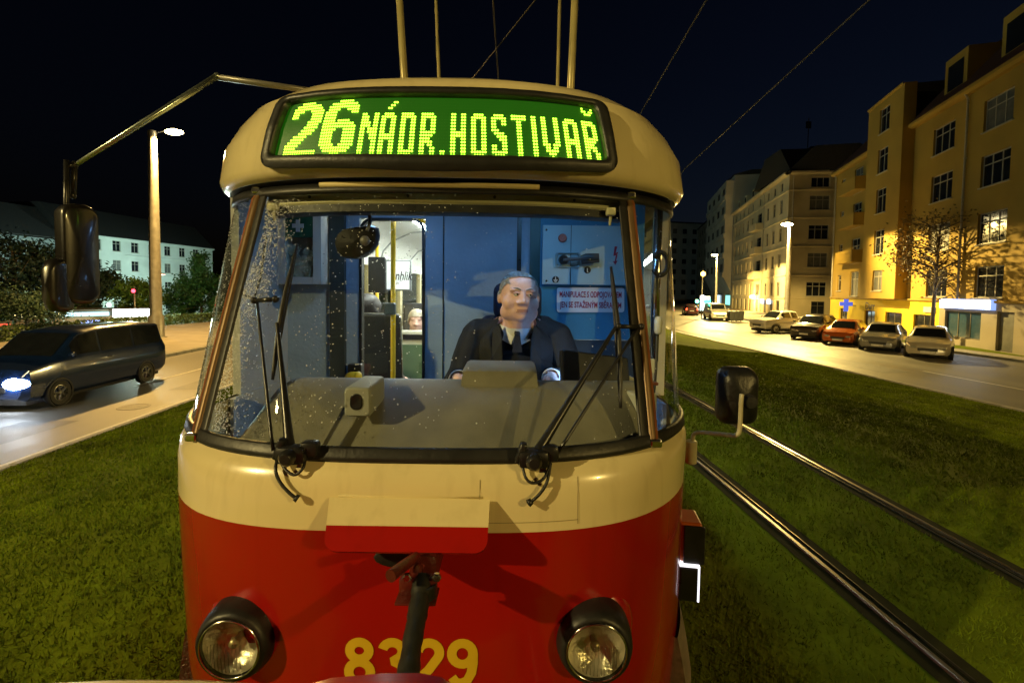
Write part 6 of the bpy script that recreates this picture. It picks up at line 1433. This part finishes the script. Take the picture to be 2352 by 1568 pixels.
# kiosk with lit fascia on the far left
kc = at(170, 735, 34); kz = gz(kc.x)-0.1
ki = tag(empty('kiosk', (kc.x, 34, kz)), 'low kiosk with glowing yellow and white fascia beyond the van', 'kiosk')
kr = Matrix.Rotation(R(40), 3, 'Z')
def kbox(name, x0, x1, z0, z1, o0, o1, m):
    mb = MB(); mb.box(kr @ Vector(((x0+x1)/2, (o0+o1)/2, (z0+z1)/2)), (x1-x0, abs(o1-o0), z1-z0), kr); return mb.build(name, m, ki)
kbox('wall', -4.5, 4.5, 0, 1.6, 0, 2.5, plaster('kiosk_brown', (0.16, 0.11, 0.07))); kbox('roof', -4.8, 4.8, 1.95, 2.1, -0.6, 2.8, roof_dark)
kbox('upper_wall', -4.5, 4.5, 1.6, 1.95, 0.05, 2.5, plaster('kiosk_dark', (0.05, 0.05, 0.05)))
kbox('lit_fascia', -3.3, -0.6, 1.66, 1.86, -0.12, 0.04, emit('fascia_yellow', (1.0, 0.85, 0.35), 3.5)); kbox('lit_fascia', -0.5, 1.9, 1.62, 1.88, -0.12, 0.04, emit('fascia_cyan', (0.55, 0.9, 1.0), 2.5))
kbox('lit_sign', 2.1, 4.4, 1.50, 2.10, -0.75, -0.62, emit('kiosk_white', (0.95, 1.0, 0.97), 12.0)); kbox('lit_window', 0.3, 1.6, 0.95, 1.30, -0.03, 0.01, emit('kiosk_blue', (0.30, 0.42, 1.0), 3.0)); kbox('lit_window', -3.9, -3.1, 1.0, 1.2, -0.03, 0.01, emit('kiosk_red', (1.0, 0.10, 0.05), 1.5))
L = bpy.data.lights.new('kiosk_fill', 'POINT'); L.energy = 2400; L.color = (0.80, 1.0, 0.80); L.shadow_soft_size = 0.3; lo = bpy.data.objects.new('kiosk_fill', L); COL.objects.link(lo); lo.parent = ki; lo.location = kr @ Vector((3.2, -1.3, 1.9))  # point light added before the lit sign, raised to brighten the round tree
# cool park lamps light the white house from the green in front of it
for k, (px, Y) in enumerate(((250, 58), (452, 74), (90, 52))):
    p = at(px, 700, Y); t = tag(empty('park_lamp', (p.x, Y, -5.0)), ['cool white park lamp hidden among the trees by the kiosk', 'cool white park lamp by the conifer', 'cool white park lamp by the left trees'][k], 'street lamp', 'park lamps on the green')
    mb = MB(); mb.tube([(0, 0, 0), (0, 0, 4.6)], [0.07, 0.05]); mb.build('pole', pole_m, t, smooth=True); mb = MB(); mb.sphere((0, 0, 4.75), 0.22, 14, 10); mb.build('globe', emit('park_globe', (0.72, 1.0, 0.92), 9.0), t, smooth=True)
    L = bpy.data.lights.new('park_light', 'POINT'); L.energy = 9500 if k < 2 else 1800; L.color = (0.66, 1.0, 0.90); L.shadow_soft_size = 0.25; lo = bpy.data.objects.new('park_light', L); COL.objects.link(lo); lo.parent = t; lo.location = (0, 0, 5.1)
# traffic signals
sigm = mat('signal_case', (0.015, 0.015, 0.015), 0.5)
def signal(label, p, zb, lights, h):
    t = tag(empty('traffic_signal', (p.x, p.y, zb)), label, 'traffic light'); mb = MB(); mb.tube([(0, 0, 0), (0, 0, h)], 0.07, 8); mb.build('pole', pole_m, t, smooth=True)
    for (dx, z, colr, s_, r_) in lights:
        mb = MB(); mb.rbox((dx, 0, z-zb), (0.42, 0.22, 0.5), 0.05); c_ = mb.build('signal_head', sigm, t); mb = MB(); mb.lathe([(r_, 0), (r_, -0.05), (r_*0.6, -0.09), (0.001, -0.1)], (dx, -0.11, z-zb), 'Y', 16); mb.build('signal_lens', emit('sig'+str(colr), colr, s_), c_, smooth=True)
p = at(1612, 690, 55); signal('traffic signal pole with glowing amber and white lamps on the right', p, RZ, [(0, at(1612, 629, 55).z, (1.0, 0.55, 0.08), 14, 0.3), (0.05, at(1613, 684, 55).z, (0.9, 0.95, 1.0), 10, 0.32), (-0.65, at(1601, 692, 55).z, (0.1, 1.0, 0.55), 10, 0.22)], 6.0)
p = at(1624, 692, 57); s_ = tag(empty('pharmacy_sign', (p.x, 57, RZ)), 'small green lit sign beside the traffic signal', 'sign'); mb = MB(); mb.rbox((0, 0, p.z-RZ), (0.9, 0.12, 0.5), 0.03); mb.build('sign_face', emit('green_sign', (0.05, 0.9, 0.5), 5.0), s_); mb = MB(); mb.tube([(0, 0.1, 0), (0, 0.1, p.z-RZ)], 0.05, 6); mb.build('post', pole_m, s_)
p = at(309, 668, 42); signal('traffic signal glowing red beside the bright green tree', p, gz(p.x), [(0, p.z, (1.0, 0.03, 0.05), 12, 0.16)], p.z-gz(p.x)+0.4)
p = at(1618, 715, 64); s_ = tag(empty('advert_pillar', (p.x, 64, RZ)), 'bright white lit poster case at the far crossing', 'sign'); mb = MB(); mb.rbox((0, 0, 1.5), (1.6, 0.2, 2.4), 0.05); mb.build('case', sigm, s_); mb = MB(); mb.box((0, -0.11, 1.6), (1.4, 0.02, 2.0)); mb.build('lit_poster', emit('poster', (0.75, 1.0, 0.95), 5.0), s_)
# overhead wires
wire = mat('wire', (0.03, 0.03, 0.03), 0.4, 0.6)
def owire(label, pts, r_=0.012):
    mb = MB(); mb.tube(pts, r_, 5); o = mb.build('overhead_wire', wire, smooth=True); tag(o, label, 'wire', 'overhead wires')
owire('overhead contact wire above the empty track, rightmost of the wires', [(3.4, -12, 5.6), at(1980, 15, 5.46), at(1575, 385, 12.5), (9, 30, 5.6), (26, 90, 5.6)])
owire('overhead wire in the middle, rising right of the display', [(2.2, -10, 5.6), at(1620, 5, 5.43), at(1480, 245, 8.5), (4.6, 26, 5.6)], 0.010)
owire('thin overhead wire between the pantograph rods', [(3.0, -2.0, 5.6), at(1230, 0, 5.46), at(1090, 175, 7.5), (-3.5, 14, 5.8)], 0.010)
owire('contact wire above the tram roof', [(TCX, -20, 5.55), (TCX+0.15, 3.6, 5.53), (TCX+0.85, 20, 5.55), (8, 60, 5.55)], 0.011)
# rear end of the leading tram, at the bottom edge of the picture
lt_ = tag(empty('tram', (-0.35, -6.5, 0)), 'cream and red rear end of the tram in front, at the bottom edge', 'tram')
def lring(z, yn, hw, D, n=24):
    r_ = []
    for k in range(-n, n+1):
        u = k/n; x = hw*math.sin(u*PI/2); r_.append((-0.35+x, yn-D*(1-(1-min(1, abs(x)/hw)**2)**0.6), z))
    return r_
ztop = at(520, 1546, 0.42).z
mb = MB(); mb.grid([lring(ztop-0.06, 0.435, 1.2, 1.0), lring(ztop-0.012, 0.43, 1.2, 1.0), lring(ztop, 0.415, 1.19, 1.0), lring(ztop, 0.33, 1.1, 0.95)]); mb.build('rear_sill', cream, lt_, inv=True, smooth=True, ang=50)
mb = MB(); mb.grid([lring(0.35, 0.36, 1.2, 1.0), lring(0.8, 0.425, 1.23, 1.0), lring(ztop-0.06, 0.4345, 1.2, 1.0)]); mb.build('rear_panel', red, lt_, inv=True, smooth=True)
hp_ = [(-0.175, -0.002), (-0.14, 0.010), (-0.06, 0.0165), (0.0, 0.0155), (0.035, 0.007), (0.05, -0.006)]
cH = at(960, 1577, 0.43)
mb = MB(); rows = []
for dx, dzz in hp_: rows.append([Vector((cH.x+dx*0.62, 0.425+q, cH.z+dzz*0.55+e)) for q, e in ((-0.01, -0.03), (0.0, 0.0), (0.014, -0.002), (0.016, -0.03))])
mb.grid(rows); mb.build('lamp_hood', red, lt_, inv=True, smooth=True, ang=50)

ins = lring(ztop-0.015, 0.40, 1.17, 0.97); mb = MB(); mb.add(ins+[(0.82, -2.2, ztop-0.015), (-1.52, -2.2, ztop-0.015)], [tuple(range(len(ins)+2))]); mb.build('rear_shelf', mat('shelf_grey', (0.05, 0.05, 0.05), 0.7), lt_, inv=True)
